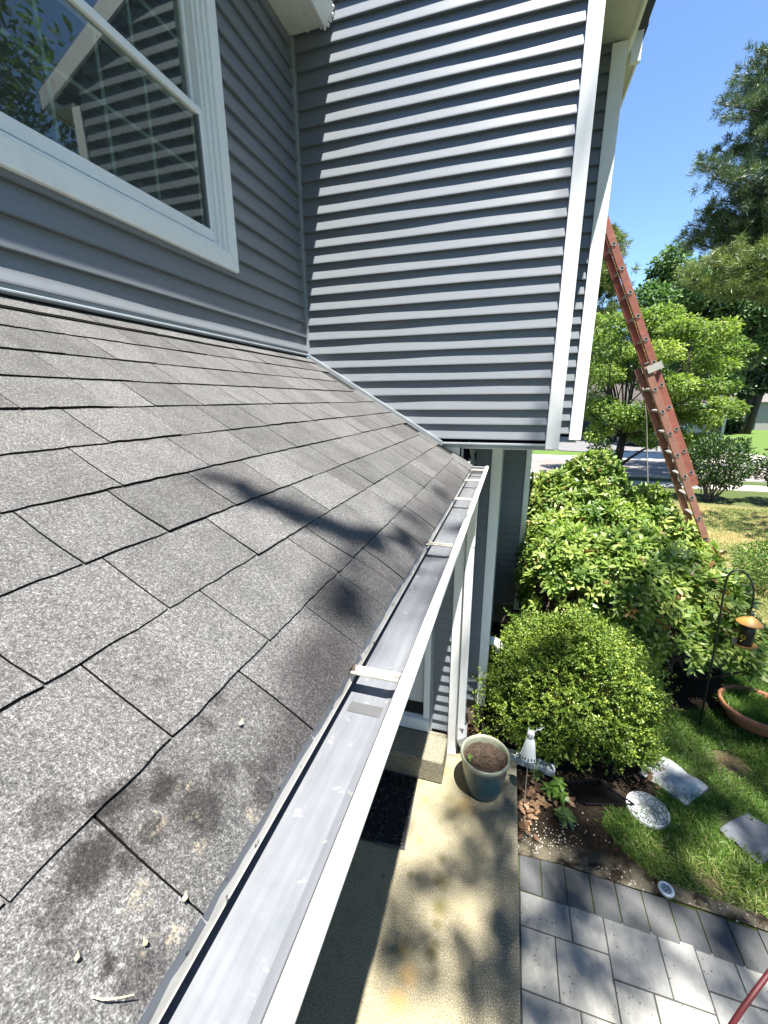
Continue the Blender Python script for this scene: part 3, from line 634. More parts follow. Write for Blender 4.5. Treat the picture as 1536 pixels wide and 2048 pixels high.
# ---------------------------------------------------------------- paver path
def mat_paver():
    m = NT('concrete_pavers'); rv = m.attr(); fine = m.noise(140, 4, .7); cl = m.noise(5, 5, .65, m.mapped((1.5, .8, 1)))
    light = m.ramp(m.math('ADD', m.math('MULTIPLY', cl, .8), m.math('MULTIPLY', fine, .2)), [(.32, (.145, .150, .152)), (.5, (.225, .228, .222)), (.66, (.325, .318, .29))])
    dark = m.ramp(m.math('ADD', m.math('MULTIPLY', cl, .6), m.math('MULTIPLY', fine, .4)), [(.3, (.046, .050, .055)), (.7, (.098, .101, .104))])
    c = m.mix(m.rng(rv, .49, .51), dark, light)
    c = m.mix(1.0, c, m.ramp(m.math('FRACT', m.math('MULTIPLY', rv, 17.0)), [(0, (.82, .82, .84)), (1, (1.12, 1.10, 1.05))]), 'MULTIPLY')
    sp2 = m.math('MULTIPLY', m.rng(m.voro(30, m.mapped((1, 1, 1))), .12, .16, 1, 0), m.rng(m.noise(6, 2), .44, .52))
    c = m.mix(m.math('MULTIPLY', sp2, .85), c, (.035, .033, .03))
    m.bump(fine, .25, .004); return m.done(c, .75, 0, .3)
mb = MB(); att = []
rects = [(.285, .594, 1.99, 2.19), (.594, .796, 1.99, 2.19), (.796, 1.10, 1.88, 2.19), (1.10, 1.30, 1.88, 2.19), (1.30, 1.50, 1.98, 2.18), (1.50, 1.80, 1.98, 2.17), (1.30, 1.60, 1.67, 1.98), (1.60, 1.80, 1.67, 1.98), (1.8, 2.1, 1.87, 2.16), (1.8, 2.1, 1.67, 1.87), (2.1, 2.4, 1.67, 2.14),
         (.285, .49, 1.684, 1.99), (.49, .796, 1.684, 1.99), (.796, 1.0, 1.57, 1.88), (1.0, 1.30, 1.57, 1.88)]
yy = 1.684; 
for (x0, x1, ya, yb_) in [(.285, .595, 1.48, 1.684), (.595, .796, 1.48, 1.684), (.285, .49, 1.17, 1.48), (.49, .796, 1.17, 1.48), (.796, 1.1, 1.37, 1.57), (1.1, 1.3, 1.26, 1.57), (1.3, 1.6, 1.47, 1.67), (1.6, 1.9, 1.37, 1.67), (1.9, 2.1, 1.37, 1.67), (.796, 1.1, 1.06, 1.37), (1.3, 1.6, 1.16, 1.47), (1.6, 2.1, 1.06, 1.37), (1.1, 1.3, .96, 1.26), (.285, .595, .86, 1.17), (.595, .796, .86, 1.17), (2.1, 2.4, 1.2, 1.67)]: rects.append((x0, x1, ya, yb_))
for i, (x0, x1, ya, yb_) in enumerate(rects):
    g = .0028; k = len(mb.v); zz = .006 + .0015 * math.sin(i * 7.1)
    mb.box((x0 + g, ya + g, -.05), (x1 - g, yb_ - g, zz)); att += [.55 + .45 * ((i * .37) % 1)] * (len(mb.v) - k)
for i in range(14):
    x0 = .268 + .1605 * i; x1 = x0 + .1605; sl = -.047
    q = [(x0 + .003, 2.196 + sl * .7 * (x0 - .3)), (x1 - .003, 2.196 + sl * .7 * (x1 - .3)), (x1 - .003 , 2.455 + sl * (x1 - .3) + .006 * math.sin(i * 3)), (x0 + .003, 2.455 + sl * (x0 - .3) + .006 * math.sin(i * 3))]
    if i == 0: q = [(max(a, .285), b) for a, b in q]
    k = len(mb.v); mb.prism([(a, b, -.05) for a, b in q], (0, 0, .058 + .002 * math.sin(i * 5))); att += [.02 + .42 * ((i * .61) % 1)] * (len(mb.v) - k)
mb.att = att
setp(obj('paver_path', mb, mat_paver(), bevel=.004), kind='structure')
flat('paver_bedding', [(.26, -2), (2.7, -2), (2.7, 2.12), (.27, 2.19)], -.012 + .016, simple('joint_sand', (.045, .043, .04), .95))

# ---------------------------------------------------------------- planting bed
SO = NT('bed_soil'); so_f = SO.noise(48, 5, .75); soc = SO.ramp(so_f, [(.3, (.012, .009, .007)), (.55, (.034, .026, .019)), (.75, (.10, .083, .063))])
sox = SO.n('SeparateXYZ'); SO.l(SO.tc.outputs['Object'], sox.inputs[0])
soc = SO.mix(SO.math('MULTIPLY', SO.rng(sox.outputs[1], 2.62, 2.48), SO.rng(SO.noise(7, 4), .4, .55)), soc, (.19, .165, .12)); SO.bump(so_f, 1.0, .03)
M_SOIL = SO.done(soc, .95, 0, .05)
bed = [(.262, 2.42), (.6, 2.44), (.95, 2.42), (1.25, 2.42), (1.7, 2.40), (2.1, 2.37), (2.0, 2.47), (1.55, 2.50), (1.18, 2.53), (1.02, 2.66), (.90, 2.85), (1.0, 3.0), (1.25, 3.05), (1.42, 3.25), (1.36, 3.6), (1.65, 4.3), (2.5, 4.6), (2.75, 5.6), (2.5, 7.6), (1.6, 8.4), (.3, 8.4), (.28, 5.74), (-.08, 5.6), (-.09, 3.62), (-.28, 3.58), (-.28, 3.13), (.262, 3.13)]
def in_poly(x, y, P):
    c = np.zeros(np.shape(x), bool); n = len(P)
    for i in range(n):
        x1, y1 = P[i]; x2, y2 = P[(i + 1) % n]
        c ^= ((y1 > y) != (y2 > y)) & (x < (x2 - x1) * (y - y1) / (y2 - y1 + 1e-12) + x1)
    return c
flat('garden_bed', bed, .016, M_SOIL)

# ================================================================== FOLIAGE TOOLS
def leafmat(name, cols, rough=.42, trans=.30, tcol=None, spec=.5, dead=None):
    m = NT(name); rv = m.attr(); n = len(cols)
    c = m.ramp(rv, [(i / (n - 1) * .97, q) for i, q in enumerate(cols)] + ([(.985, dead)] if dead else []))
    m.done(c, rough, 0, spec)
    t = m.n('BsdfTranslucent'); 
    tc = m.mix(1.0, c, tcol or (1.5, 1.7, .7), 'MULTIPLY'); m.l(tc, t.inputs['Color'])
    x = m.n('MixShader'); x.inputs[0].default_value = trans; m.l(m.bsdf.outputs[0], x.inputs[1]); m.l(t.outputs[0], x.inputs[2]); m.l(x.outputs[0], m.out.inputs[0])
    return m.mat
def unit(a): return a / (np.linalg.norm(a, axis=-1, keepdims=True) + 1e-9)
def leaves(C, D, N, Ln, Wd, droop=.0, rg=rng):
    # C base points, D directions, N face normals -> six-point leaves
    D = unit(D); S = unit(np.cross(D, N)); N = unit(np.cross(S, D)); Ln = np.asarray(Ln)[:, None]; Wd = np.asarray(Wd)[:, None]
    P = [C, C + D * Ln * .38 + S * Wd * .46 + N * Ln * .04, C + D * Ln * .38 - S * Wd * .46 + N * Ln * .04, C + D * Ln * .74 + S * Wd * .40 - N * Ln * droop * .35, C + D * Ln * .74 - S * Wd * .40 - N * Ln * droop * .35, C + D * Ln - N * Ln * droop]
    V = np.stack(P, 1).reshape(-1, 3); k = np.arange(len(C)) * 6
    F = []
    T1 = np.stack([k, k + 2, k + 1], 1); Q = np.stack([k + 1, k + 2, k + 4, k + 3], 1); T2 = np.stack([k + 3, k + 4, k + 5], 1)
    return V, T1.tolist() + Q.tolist() + T2.tolist()
def quads(C, D, N, Ln, Wd):
    D = unit(D); S = unit(np.cross(D, N)); Ln = np.asarray(Ln)[:, None]; Wd = np.asarray(Wd)[:, None]
    V = np.stack([C, C + D * Ln * .5 + S * Wd * .5, C + D * Ln, C + D * Ln * .5 - S * Wd * .5], 1).reshape(-1, 3); k = np.arange(len(C)) * 4
    return V, np.stack([k, k + 1, k + 2, k + 3], 1).tolist()
def sph(n, rg=rng): return unit(rg.normal(size=(n, 3)))
def ballpts(n, rg=rng): return sph(n, rg) * (rg.random((n, 1)) ** (1 / 3))
BARK = simple('grey_brown_bark', (.075, .058, .042), .9, var=.4, scale=18, bump=.7)
DBARK = simple('dark_bark', (.032, .026, .021), .9, var=.4, scale=9, bump=.7)

def limb(mb, a, b, r0, r1, bend=.12, n=6, rg=rng):
    a, b = np.array(a, float), np.array(b, float); L = np.linalg.norm(b - a); o = rg.normal(size=3) * L * bend; o[2] = abs(o[2]) * .6
    pts = [a + (b - a) * t + o * math.sin(math.pi * t) for t in np.linspace(0, 1, n)]
    mb.tube(pts, list(np.linspace(r0, r1, n)), 6); return pts

def broad_tree(root, clusters, leaf, per, size, mat, fork, trunk_r, bark=BARK, flatk=.45, seed=1, twigs=.5, upbias=1.2, base=None):
    rg = np.random.default_rng(seed); mb = MB(); base = np.array(base if base is not None else root.location, float)
    fork = np.array(fork, float)
    mb.tube([base, base * .5 + fork * .5 + np.array([.03, 0, 0]) * trunk_r * 4, fork], [trunk_r * 1.25, trunk_r * .95, trunk_r * .8], 10)
    Cs, Ds, Ns, At = [], [], [], []
    for (c, r) in clusters:
        c = np.array(c, float)
        if rg.random() < twigs: limb(mb, fork + (c - fork) * .02, c, trunk_r * .34, trunk_r * .06, .10, 6, rg)
        n = int(per * r * r); p = ballpts(n, rg) * np.array([r, r, r * flatk]); 
        Cs.append(c + p); d = p / r + rg.normal(size=(n, 3)) * .55; d[:, 2] -= .15; Ds.append(d)
        N = rg.normal(size=(n, 3)) * .55; N[:, 2] += upbias; Ns.append(N); At.append(np.clip(rg.normal(.5, .22, n) + rg.normal(0, .13), 0, 1))
    C, D, N, A = map(np.concatenate, (Cs, Ds, Ns, At)); n = len(C)
    V, F = leaves(C, D, N, leaf * rg.uniform(.65, 1.25, n), leaf * .55 * rg.uniform(.7, 1.2, n), .15)
    link_mesh('crown', V, F, mat, root, False, None, np.repeat(A, 6)); obj('trunk', mb, bark, root, smooth=True)

# ================================================================== SHRUBS
# boxwood by the porch
M_BOX = leafmat('boxwood_leaf', [(.036, .080, .012), (.105, .170, .024), (.265, .325, .050)], .42, .25, None, .35)
bx = thing('boxwood_shrub', (.70, 3.75, 0), 'rounded bright green boxwood shrub with tiny leaves beside the potted planter', 'shrub')
def mound(x, y, c, r, lump, rg_ph):
    return 1 + lump * (math.sin(3 * x + rg_ph[0]) * math.sin(2.6 * y + rg_ph[1]))
rg = np.random.default_rng(21); NS = 7200
u = sph(NS, rg); u[:, 2] = np.where(u[:, 2] < -.75, -u[:, 2], u[:, 2])
lump = 1 + .15 * np.sin(u[:, 0] * 5 + 1) * np.sin(u[:, 1] * 4.5 + 2) + .09 * np.sin(u[:, 2] * 8 + u[:, 0] * 6) + rg.normal(0, .05, NS)
dep = np.where(rg.random(NS) < .7, 1.0, rg.uniform(.62, .95, NS))
cen = np.array([.70, 3.73, .56])
SP = cen + u * np.array([.68, .55, .58]) * (lump * dep)[:, None]
SP[:, 0] += np.where(u[:, 0] > .3, (.9 - SP[:, 2]).clip(0, 1) * .10, 0)
SP = SP[SP[:, 2] > .07]; u = unit(SP - cen); ns = len(SP)
sd_ = unit(u + rg.normal(size=(ns, 3)) * .45 + np.array([0, 0, .35])); sl_ = np.where(rg.random(ns) < .06, rg.uniform(.14, .24, ns), rg.uniform(.05, .13, ns))
K = 13; t = rg.random((ns, K)); Cc = (SP[:, None] + sd_[:, None] * (sl_[:, None] * t)[..., None]).reshape(-1, 3) + rg.normal(0, .006, (ns * K, 3))
Dd = (sd_[:, None] * .7 + rg.normal(size=(ns, K, 3)) * .75).reshape(-1, 3); Nn = rg.normal(size=(ns * K, 3)) * .6 + np.array([0, 0, .9])
V, F = leaves(Cc, Dd, Nn, rg.uniform(.015, .029, ns * K), rg.uniform(.009, .017, ns * K), .1)
A = np.clip(np.repeat(rg.normal(.45, .2, ns), K) + .25 * t.reshape(-1) - .1 + rg.normal(0, .1, ns * K), 0, 1)
link_mesh('foliage', V, F, M_BOX, bx, False, None, np.repeat(A, 6))
mb = MB()
mb.tube([(-.02, 3.50, .05), (.10, 3.55, .10), (.28, 3.64, .17), (.5, 3.72, .35)], [.045, .036, .034, .028], 8)
for k in range(46):
    q = SP[rg.integers(ns)]; limb(mb, (.6 + rg.normal(0, .08), 3.75 + rg.normal(0, .06), .08), cen + (q - cen) * .9, .014, .003, .08, 5, rg)
obj('stems', mb, simple('shrub_stem', (.16, .11, .065), .85, var=.3, scale=30, bump=.5), bx, smooth=True)

# rhododendrons: rosettes of long leaves
M_RHO = leafmat('rhododendron_leaf', [(.055, .115, .024), (.155, .235, .045), (.36, .41, .12)], .42, .32, None, .4, (.20, .105, .045))
M_RSTEM = simple('rhododendron_stem', (.15, .105, .075), .85, var=.3, scale=30)
def rhodo(root, cells, seed, lf=.112, dens=390):
    rg = np.random.default_rng(seed); Rp, Rd = [], []
    for (c, r) in cells:
        c = np.array(c, float); r = np.array(r, float); n = int(dens * (r[0] * r[1] + r[0] * r[2] + r[1] * r[2]) * 1.4)
        u = sph(n, rg); u[:, 2] = np.where(u[:, 2] < -.35, -u[:, 2], u[:, 2])
        k = (1 + rg.normal(0, .05, n) + .07 * np.sin(u[:, 0] * 6 + seed) * np.sin(u[:, 1] * 5)) * np.where(rg.random(n) < .8, 1, rg.uniform(.7, .95, n))
        p = c + u * r * k[:, None]; keep = p[:, 2] > .22
        for (c2, r2b) in cells:
            q = (p - np.array(c2)) / np.array(r2b)
            keep &= (np.einsum('ij,ij->i', q, q) > .70)
        Rp.append(p[keep]); Rd.append(unit(u / r)[keep])
    P = np.concatenate(Rp); D = unit(np.concatenate(Rd) * .8 + np.array([0, 0, .55]) + rg.normal(size=(len(P), 3)) * .25); n = len(P)
    K = 9; ang = np.arange(K) * 2.4 + rg.uniform(0, 6, (n, 1)); a = unit(np.cross(D, rg.normal(size=(n, 3)))); b = np.cross(D, a)
    open_ = np.where(np.arange(K) < 3, .55, 1.0) * rg.uniform(.75, 1.15, (n, K)) * 1.15
    dirs = (a[:, None] * np.cos(ang)[..., None] + b[:, None] * np.sin(ang)[..., None]) * np.sin(open_)[..., None] + D[:, None] * np.cos(open_)[..., None]
    base = np.repeat(P[:, None], K, 1) - D[:, None] * (np.arange(K) * .004)[None, :, None]
    C = base.reshape(-1, 3); dd = dirs.reshape(-1, 3); N = np.repeat(D[:, None], K, 1).reshape(-1, 3) + rg.normal(size=(n * K, 3)) * .15
    Ln = lf * rg.uniform(.7, 1.2, n * K); V, F = leaves(C, dd, N, Ln, Ln * rg.uniform(.28, .38, n * K), .18)
    A = np.clip(np.repeat(rg.normal(.48, .2, n), K) + rg.normal(0, .12, n * K), 0, .95); A[np.repeat(rg.random(n) < .012, K)] = 1.0; A[rg.random(n * K) < .008] = 1.0
    link_mesh('foliage', V, F, M_RHO, root, False, None, np.repeat(A, 6))
    mb = MB()
    for (c, r) in cells:
        for k in range(16):
            q = P[rg.integers(n)]
            if np.linalg.norm(q - np.array(c)) < max(r) * 1.2: limb(mb, (c[0] + rg.normal(0, .18), c[1] + rg.normal(0, .15), .02), q - .04 * D[0], .018, .005, .12, 6, rg)
    obj('stems', mb, M_RSTEM, root, smooth=True)
rh = thing('rhododendron', (1.5, 5.3, 0), 'large dark green rhododendron behind the boxwood, shaded side toward the feeder', 'shrub')
rhodo(rh, [((.78, 5.15, .95), (.50, .55, .72)), ((1.45, 5.15, .98), (.62, .62, .74)), ((2.15, 5.25, .80), (.52, .60, .66)), ((2.48, 4.95, .55), (.34, .36, .42)), ((1.75, 4.72, .62), (.42, .36, .44)), ((.62, 5.75, 1.0), (.34, .5, .70))], 31)
rh2 = thing('rhododendron', (1.5, 7.0, 0), 'tall sunlit rhododendron at the far corner, below the street tree trunk', 'shrub')
rhodo(rh2, [((.75, 6.75, 1.25), (.50, .6, .88)), ((1.30, 6.95, 1.42), (.50, .6, .98)), ((1.95, 6.75, 1.10), (.50, .55, .85)), ((2.42, 6.45, .82), (.42, .45, .66)), ((1.35, 6.15, 1.10), (.7, .4, .70))], 37, dens=350)
setp(rh, group=None)

# clipped evergreen shrub on the right edge and small ones
M_YEW = leafmat('yew_leaf', [(.028, .070, .014), (.070, .145, .020), (.18, .27, .035)], .45, .12)
def needle_mound(root, cen, rad, n, ln, wd, mat, seed, zmin=.05, stems=10, lump=.1, bark=DBARK, stemr=.02):
    rg = np.random.default_rng(seed); u = sph(n, rg); k = (1 + lump * np.sin(u[:, 0] * 6 + seed) * np.sin(u[:, 1] * 5 + u[:, 2] * 4) + rg.normal(0, .06, n)) * np.where(rg.random(n) < .6, 1, rg.uniform(.45, .95, n))
    P = np.array(cen) + u * np.array(rad) * k[:, None]; q = P[:, 2] > zmin; P, u = P[q], u[q]; n = len(P)
    D = u + rg.normal(size=(n, 3)) * .6 + np.array([0, 0, .4]); N = rg.normal(size=(n, 3)) + np.array([0, 0, .6])
    V, F = leaves(P, D, N, ln * rg.uniform(.6, 1.3, n), wd * rg.uniform(.7, 1.2, n), .1)
    link_mesh('foliage', V, F, mat, root, False, None, np.repeat(np.clip(rg.normal(.5, .25, n), 0, 1), 6))
    mb = MB()
    for i in range(stems): limb(mb, (cen[0] + rg.normal(0, rad[0] * .12), cen[1] + rg.normal(0, .08), 0), np.array(cen) + sph(1, rg)[0] * np.array(rad) * .75 * np.array([1, 1, .6]), stemr, stemr * .3, .10, 6, rg)
    obj('stems', mb, bark, root, smooth=True)
yw = thing('evergreen_shrub', (4.7, 8.3, 0), 'low clipped evergreen shrub with sunlit top at the right edge behind the bird feeder', 'shrub')
needle_mound(yw, (4.75, 8.3, .42), (.72, .6, .42), 9000, .05, .018, M_YEW, 41)
M_DSH = leafmat('dark_shrub_leaf', [(.016, .040, .012), (.038, .080, .020), (.09, .15, .035)], .5, .1)
ds = thing('multi_stem_shrub', (6.35, 15.6, 0), 'dark leafy shrub with many bare stems in front of the street', 'shrub')
needle_mound(ds, (6.40, 15.6, 1.25), (.92, .7, .72), 5200, .11, .05, M_DSH, 43, .35, 22, .22, simple('pale_stem', (.13, .11, .09), .85), .022)
ds2 = thing('multi_stem_shrub', (8.5, 15.4, 0), 'dark leafy shrub cut off by the right edge in front of the street', 'shrub')
needle_mound(ds2, (8.55, 15.4, 1.15), (.95, .7, .78), 4800, .11, .05, M_DSH, 44, .35, 18, .22, DBARK, .022)
fs_ = thing('garden_sapling', (3.72, 18.6, 0), 'small dark sapling left of the street tree trunk', 'sapling')
needle_mound(fs_, (3.62, 18.6, 1.0), (.38, .3, .62), 650, .14, .07, M_DSH, 45, .2, 5, .2, DBARK, .015)
hs = thing('roadside_bush', (11.3, 27.6, 0), 'small round green bush across the street beside the driveway apron', 'shrub')
needle_mound(hs, (10.4, 27.4, .55), (.9, .7, .7), 2600, .16, .10, M_YEW, 46, .05, 6)
sg = thing('shrub_seedling', (.02, 3.32, 0), 'small leafy seedling shrub beside the white downspout', 'seedling')
needle_mound(sg, (-.02, 3.40, .34), (.13, .14, .28), 420, .030, .016, M_BOX, 47, .03, 5, .2, BARK, .005)

# ================================================================== TREES
M_MAP = leafmat('bright_tree_leaf', [(.052, .100, .026), (.125, .190, .045), (.280, .335, .085)], .6, .36, None, .25)
tr1 = thing('street_tree', (4.28, 19.1, 0), 'broad bright green tree with layered branches standing by the street behind the ladder', 'tree')
cl = []; rg = np.random.default_rng(51)
sil = [(1185, 690, .55), (1200, 740, .6), (1180, 790, .5), (1215, 800, .6), (1195, 850, .35), (1230, 690, .6), (1240, 640, .5), (1280, 650, .6), (1320, 640, .6), (1370, 660, .6), (1420, 690, .5), (1455, 660, .45), (1470, 690, .45),
       (1290, 700, .7), (1340, 700, .7), (1400, 720, .6), (1450, 730, .5), (1260, 750, .7), (1310, 760, .7), (1360, 770, .7), (1410, 780, .55), (1470, 810, .35), (1440, 815, .5), (1390, 830, .55), (1340, 830, .6), (1290, 820, .6), (1240, 830, .5), (1420, 850, .42), (1360, 870, .4), (1310, 880, .35), (1220, 740, .5),
       (1270, 860, .4), (1390, 870, .3), (1350, 800, .6), (1190, 640, .4), (1210, 665, .5), (1395, 650, .4), (1440, 770, .45), (1250, 700, .6), (1200, 830, .5), (1225, 860, .35), (1265, 835, .5), (1300, 850, .45), (1180, 830, .45), (1330, 860, .4), (1185, 865, .3), (1260, 875, .3)]
for (px, py, r) in sil:
    for k in range(2): 
        q = atY(px + rg.normal(0, 8), py + rg.normal(0, 7), 19.1 + rg.uniform(-2.2, 2.2)); cl.append((q, r * rg.uniform(.8, 1.25)))
broad_tree(tr1, cl, .135, 1500, 1, M_MAP, (4.45, 19.15, 1.75), .17, DBARK, .62, 52, .6, base=(4.28, 19.1, 0))
mb = MB(); mb.tube([(4.34, 19.1, .35), (4.7, 19.0, .8), (5.2, 18.9, 1.25), (5.9, 18.9, 1.52), (6.4, 18.9, 1.6)], [.07, .055, .045, .035, .02], 8); obj('limb', mb, DBARK, tr1, smooth=True)

M_OAK = leafmat('blue_green_leaf', [(.034, .075, .030), (.075, .140, .050), (.160, .230, .085)], .62, .25, None, .25)
def crown_tree(name, label, px, depth, pts, leaf, mat, seed, per, trunk_r, bark=DBARK, flatk=.7, fork_z=2.5, basex=None):
    rg = np.random.default_rng(seed); b = atY(px, 900, depth); b = np.array([basex if basex is not None else b[0], depth, 0])
    t = thing(name, tuple(b), label, 'tree', None); cl = []
    for (x, y, r) in pts:
        for k in range(2):
            q = atY(x, y, depth + rg.uniform(-2, 2)); s = depth / FPX * r; cl.append((q + rg.normal(size=3) * s * .3, s * rg.uniform(.8, 1.2)))
    broad_tree(t, cl, leaf, per, 1, mat, (b[0], depth, fork_z), trunk_r, bark, flatk, seed + 1, .35)
    return t
crown_tree('shade_tree_across', 'tall blue-green leafy tree rising between the bright street tree and the pine', 1420, 34,
           [(1290, 610, 24), (1280, 660, 26), (1320, 560, 26), (1345, 520, 24), (1370, 560, 34), (1330, 620, 36), (1400, 600, 38), (1440, 560, 36), (1470, 610, 40), (1510, 580, 38), (1380, 660, 38), (1440, 670, 40), (1500, 660, 40), (1530, 700, 40), (1310, 690, 30), (1350, 500, 14), (1300, 575, 14), (1400, 700, 34), (1470, 720, 34), (1270, 700, 22)], .32, M_OAK, 61, 330, .30, basex=13.5)
M_PIN = leafmat('pine_needle', [(.020, .044, .020), (.052, .092, .034), (.125, .165, .058)], .5, .12)
M_PIN2 = leafmat('light_pine_needle', [(.05, .085, .022), (.12, .165, .04), (.22, .25, .07)], .5, .15)
def pine(name, label, base, top, boughs, depth, seed, nl=.26, mat=M_PIN, trunk_r=.28):
    rg = np.random.default_rng(seed); t = thing(name, tuple(base), label, 'tree'); mb = MB(); base = np.array(base, float); top = np.array(top, float)
    mb.tube([base, base * .6 + top * .4 + np.array([.1, 0, 0]), top], [trunk_r, trunk_r * .75, trunk_r * .25], 10)
    Cs, Ds, At = [], [], []
    for (tip, spread, dens) in boughs:
        tip = np.array(tip, float); f = np.clip((tip[2] - .3 * np.linalg.norm(tip[:2] - base[:2]) - base[2]) / (top[2] - base[2]), .1, .97); a = base + (top - base) * f
        pts = limb(mb, a, tip, trunk_r * .22, .02, .07, 8, rg); pts = np.array(pts)
        for k in range(int(dens * 1.9)):
            s = rg.uniform(.30, 1.0); i = s * 7; j = int(min(i, 6)); p = pts[j] + (pts[j + 1] - pts[j]) * (i - j)
            tw = rg.normal(size=3) * np.array([spread, spread, spread * .34]) * .85; e = p + tw
            if rg.random() < .35: mb.tube([p, (p + e) / 2 + np.array([0, 0, .04]), e], [.02, .014, .006], 4)
            m = 66; d = unit(unit(tw + 1e-6)[None] * .7 + rg.normal(size=(m, 3)) * .75 + np.array([0, 0, .45]))
            Cs.append(e + rg.normal(size=(m, 3)) * .07); Ds.append(d); At.append(np.full(m, rg.normal(.45, .22)) + rg.normal(0, .12, m))
    C, D, A = map(np.concatenate, (Cs, Ds, At)); n = len(C); V, F = quads(C, D, rg.normal(size=(n, 3)), nl * rg.uniform(.6, 1.25, n), nl * .085 * rg.uniform(.7, 1.3, n))
    link_mesh('crown', V, F, mat, t, False, None, np.repeat(np.clip(A, 0, 1), 4)); obj('trunk', mb, DBARK, t, smooth=True); return t
D0 = 24.0
tips = [(1520, 110, .45, 34), (1490, 150, .5, 40), (1470, 185, .45, 34), (1445, 210, .35, 22), (1530, 190, .5, 40), (1500, 250, .5, 30), (1395, 325, .32, 34), (1430, 300, .42, 40), (1470, 290, .45, 36), (1510, 320, .5, 36), (1400, 420, .42, 34), (1440, 400, .45, 36), (1480, 420, .5, 34), (1380, 450, .35, 34), (1365, 475, .28, 24), (1410, 470, .5, 44), (1460, 480, .55, 46), (1510, 460, .55, 44), (1500, 390, .45, 26), (1530, 130, .5, 30), (1540, 260, .5, 30), (1450, 330, .35, 20), (1540, 400, .5, 30), (1425, 355, .4, 26), (1490, 360, .5, 30), (1465, 235, .4, 24), (1500, 210, .45, 26), (1480, 455, .5, 30), (1430, 440, .4, 26)]
bo = [(atY(px, py, D0 + rng.uniform(-1.5, 1.5)), s, d) for (px, py, s, d) in tips]
pine('pine_tree', 'tall dark pine with ragged boughs reaching in from the right edge of the sky', (12.4, D0 + .5, 0), (12.6, D0 + .5, 19), bo, D0, 71)
tips = [(1400, 520, .5, 40), (1440, 510, .55, 44), (1480, 530, .6, 46), (1520, 510, .6, 44), (1370, 545, .4, 30), (1420, 560, .5, 36), (1470, 570, .5, 36), (1520, 560, .6, 36)]
bo = [(atY(px, py, 22 + rng.uniform(-1.2, 1.2)), s * .9, d) for (px, py, s, d) in tips]
pine('pine_tree', 'yellowish green pine with drooping lower boughs at the right edge, below the dark pine', (12.2, 21.5, 0), (12.0, 21.5, 11), bo, 22, 73, .26, M_PIN2, .2)
rg = np.random.default_rng(75); bo = []
for py in range(470, 730, 16):
    for s in (-1, 1):
        w = 12 + (py - 440) * .19; q = atY(1208 + s * rg.uniform(.4, 1) * w, py + rg.normal(0, 5), 36 + rg.uniform(-1.5, 1.5)); bo.append((q, .6, 12))
q0 = atY(1208, 445, 36)
pine('conifer_tree', 'slender conifer standing far off behind the top of the ladder', (q0[0], 36, 0), tuple(q0), bo, 36, 76, .42, M_PIN2, .25)
for i, (px, dp, pts, lab) in enumerate([
        (1300, 52, [(1190, 760, 26), (1230, 770, 30), (1275, 770, 30), (1330, 775, 30), (1215, 735, 22), (1300, 740, 28)], 'dark leafy tree beyond the driveway, behind the street tree'),
        (1420, 58, [(1380, 770, 34), (1440, 760, 36), (1490, 750, 36), (1400, 730, 34), (1460, 720, 36)], 'deep green background tree behind the leaning trunks'),
        (1560, 62, [(1530, 760, 36), (1570, 740, 40), (1540, 710, 36), (1600, 780, 40), (1510, 790, 26)], 'background tree at the right edge beyond the far lawn'),
        (1075, 56, [(1050, 770, 34), (1090, 755, 36), (1120, 770, 30), (1020, 765, 30)], 'background tree across the street, behind the house corner'),
        (960, 60, [(930, 765, 36), (970, 750, 38), (1000, 770, 34), (890, 770, 34)], 'background tree across the street, hidden behind the gable')]):
    crown_tree('background_tree', lab, px, dp, pts, .5, M_DSH if i else M_OAK, 81 + 3 * i, 120, .35, DBARK, .8, 3.0)
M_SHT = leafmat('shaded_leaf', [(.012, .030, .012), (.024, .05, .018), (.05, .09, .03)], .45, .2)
lt = thing('leaning_tree', (18.6, 40, 0), 'dark leaning double trunk tree on the far lawn at the right', 'tree')
mb = MB()
b0 = atZ(1492, 868, 0); 
for (px, py, r0, r1) in ((1520, 760, .34, .26), (1548, 690, .30, .2)):
    q = atY(px, py, b0[1]); mb.tube([b0, (b0 + q) / 2 + np.array([.15, 0, 0]), q], [r0, (r0 + r1) / 2, r1], 10)
q = atY(1505, 790, b0[1]); mb.tube([b0 + np.array([-.5, 0, 0]), q], [.3, .2], 8)
lt.location = tuple(b0); obj('trunk', mb, DBARK, lt, smooth=True)
rg = np.random.default_rng(90); Cs = []
for (px, py, r) in [(1440, 800, 1.1), (1460, 830, 1.0), (1470, 850, .9), (1480, 780, 1.3), (1500, 740, 1.4), (1530, 720, 1.5), (1455, 860, .8), (1530, 770, .9)]:
    c = atY(px, py, b0[1] + rg.uniform(-1, 1)); Cs.append(c + ballpts(700, rg) * np.array([r, r, r * .7]))
C = np.concatenate(Cs); n = len(C); V, F = leaves(C, sph(n, rg), rg.normal(size=(n, 3)) + np.array([0, 0, 1.]), rg.uniform(.25, .5, n), rg.uniform(.14, .25, n), .1)
link_mesh('crown', V, F, M_SHT, lt, False, None, np.repeat(rg.random(n), 6))

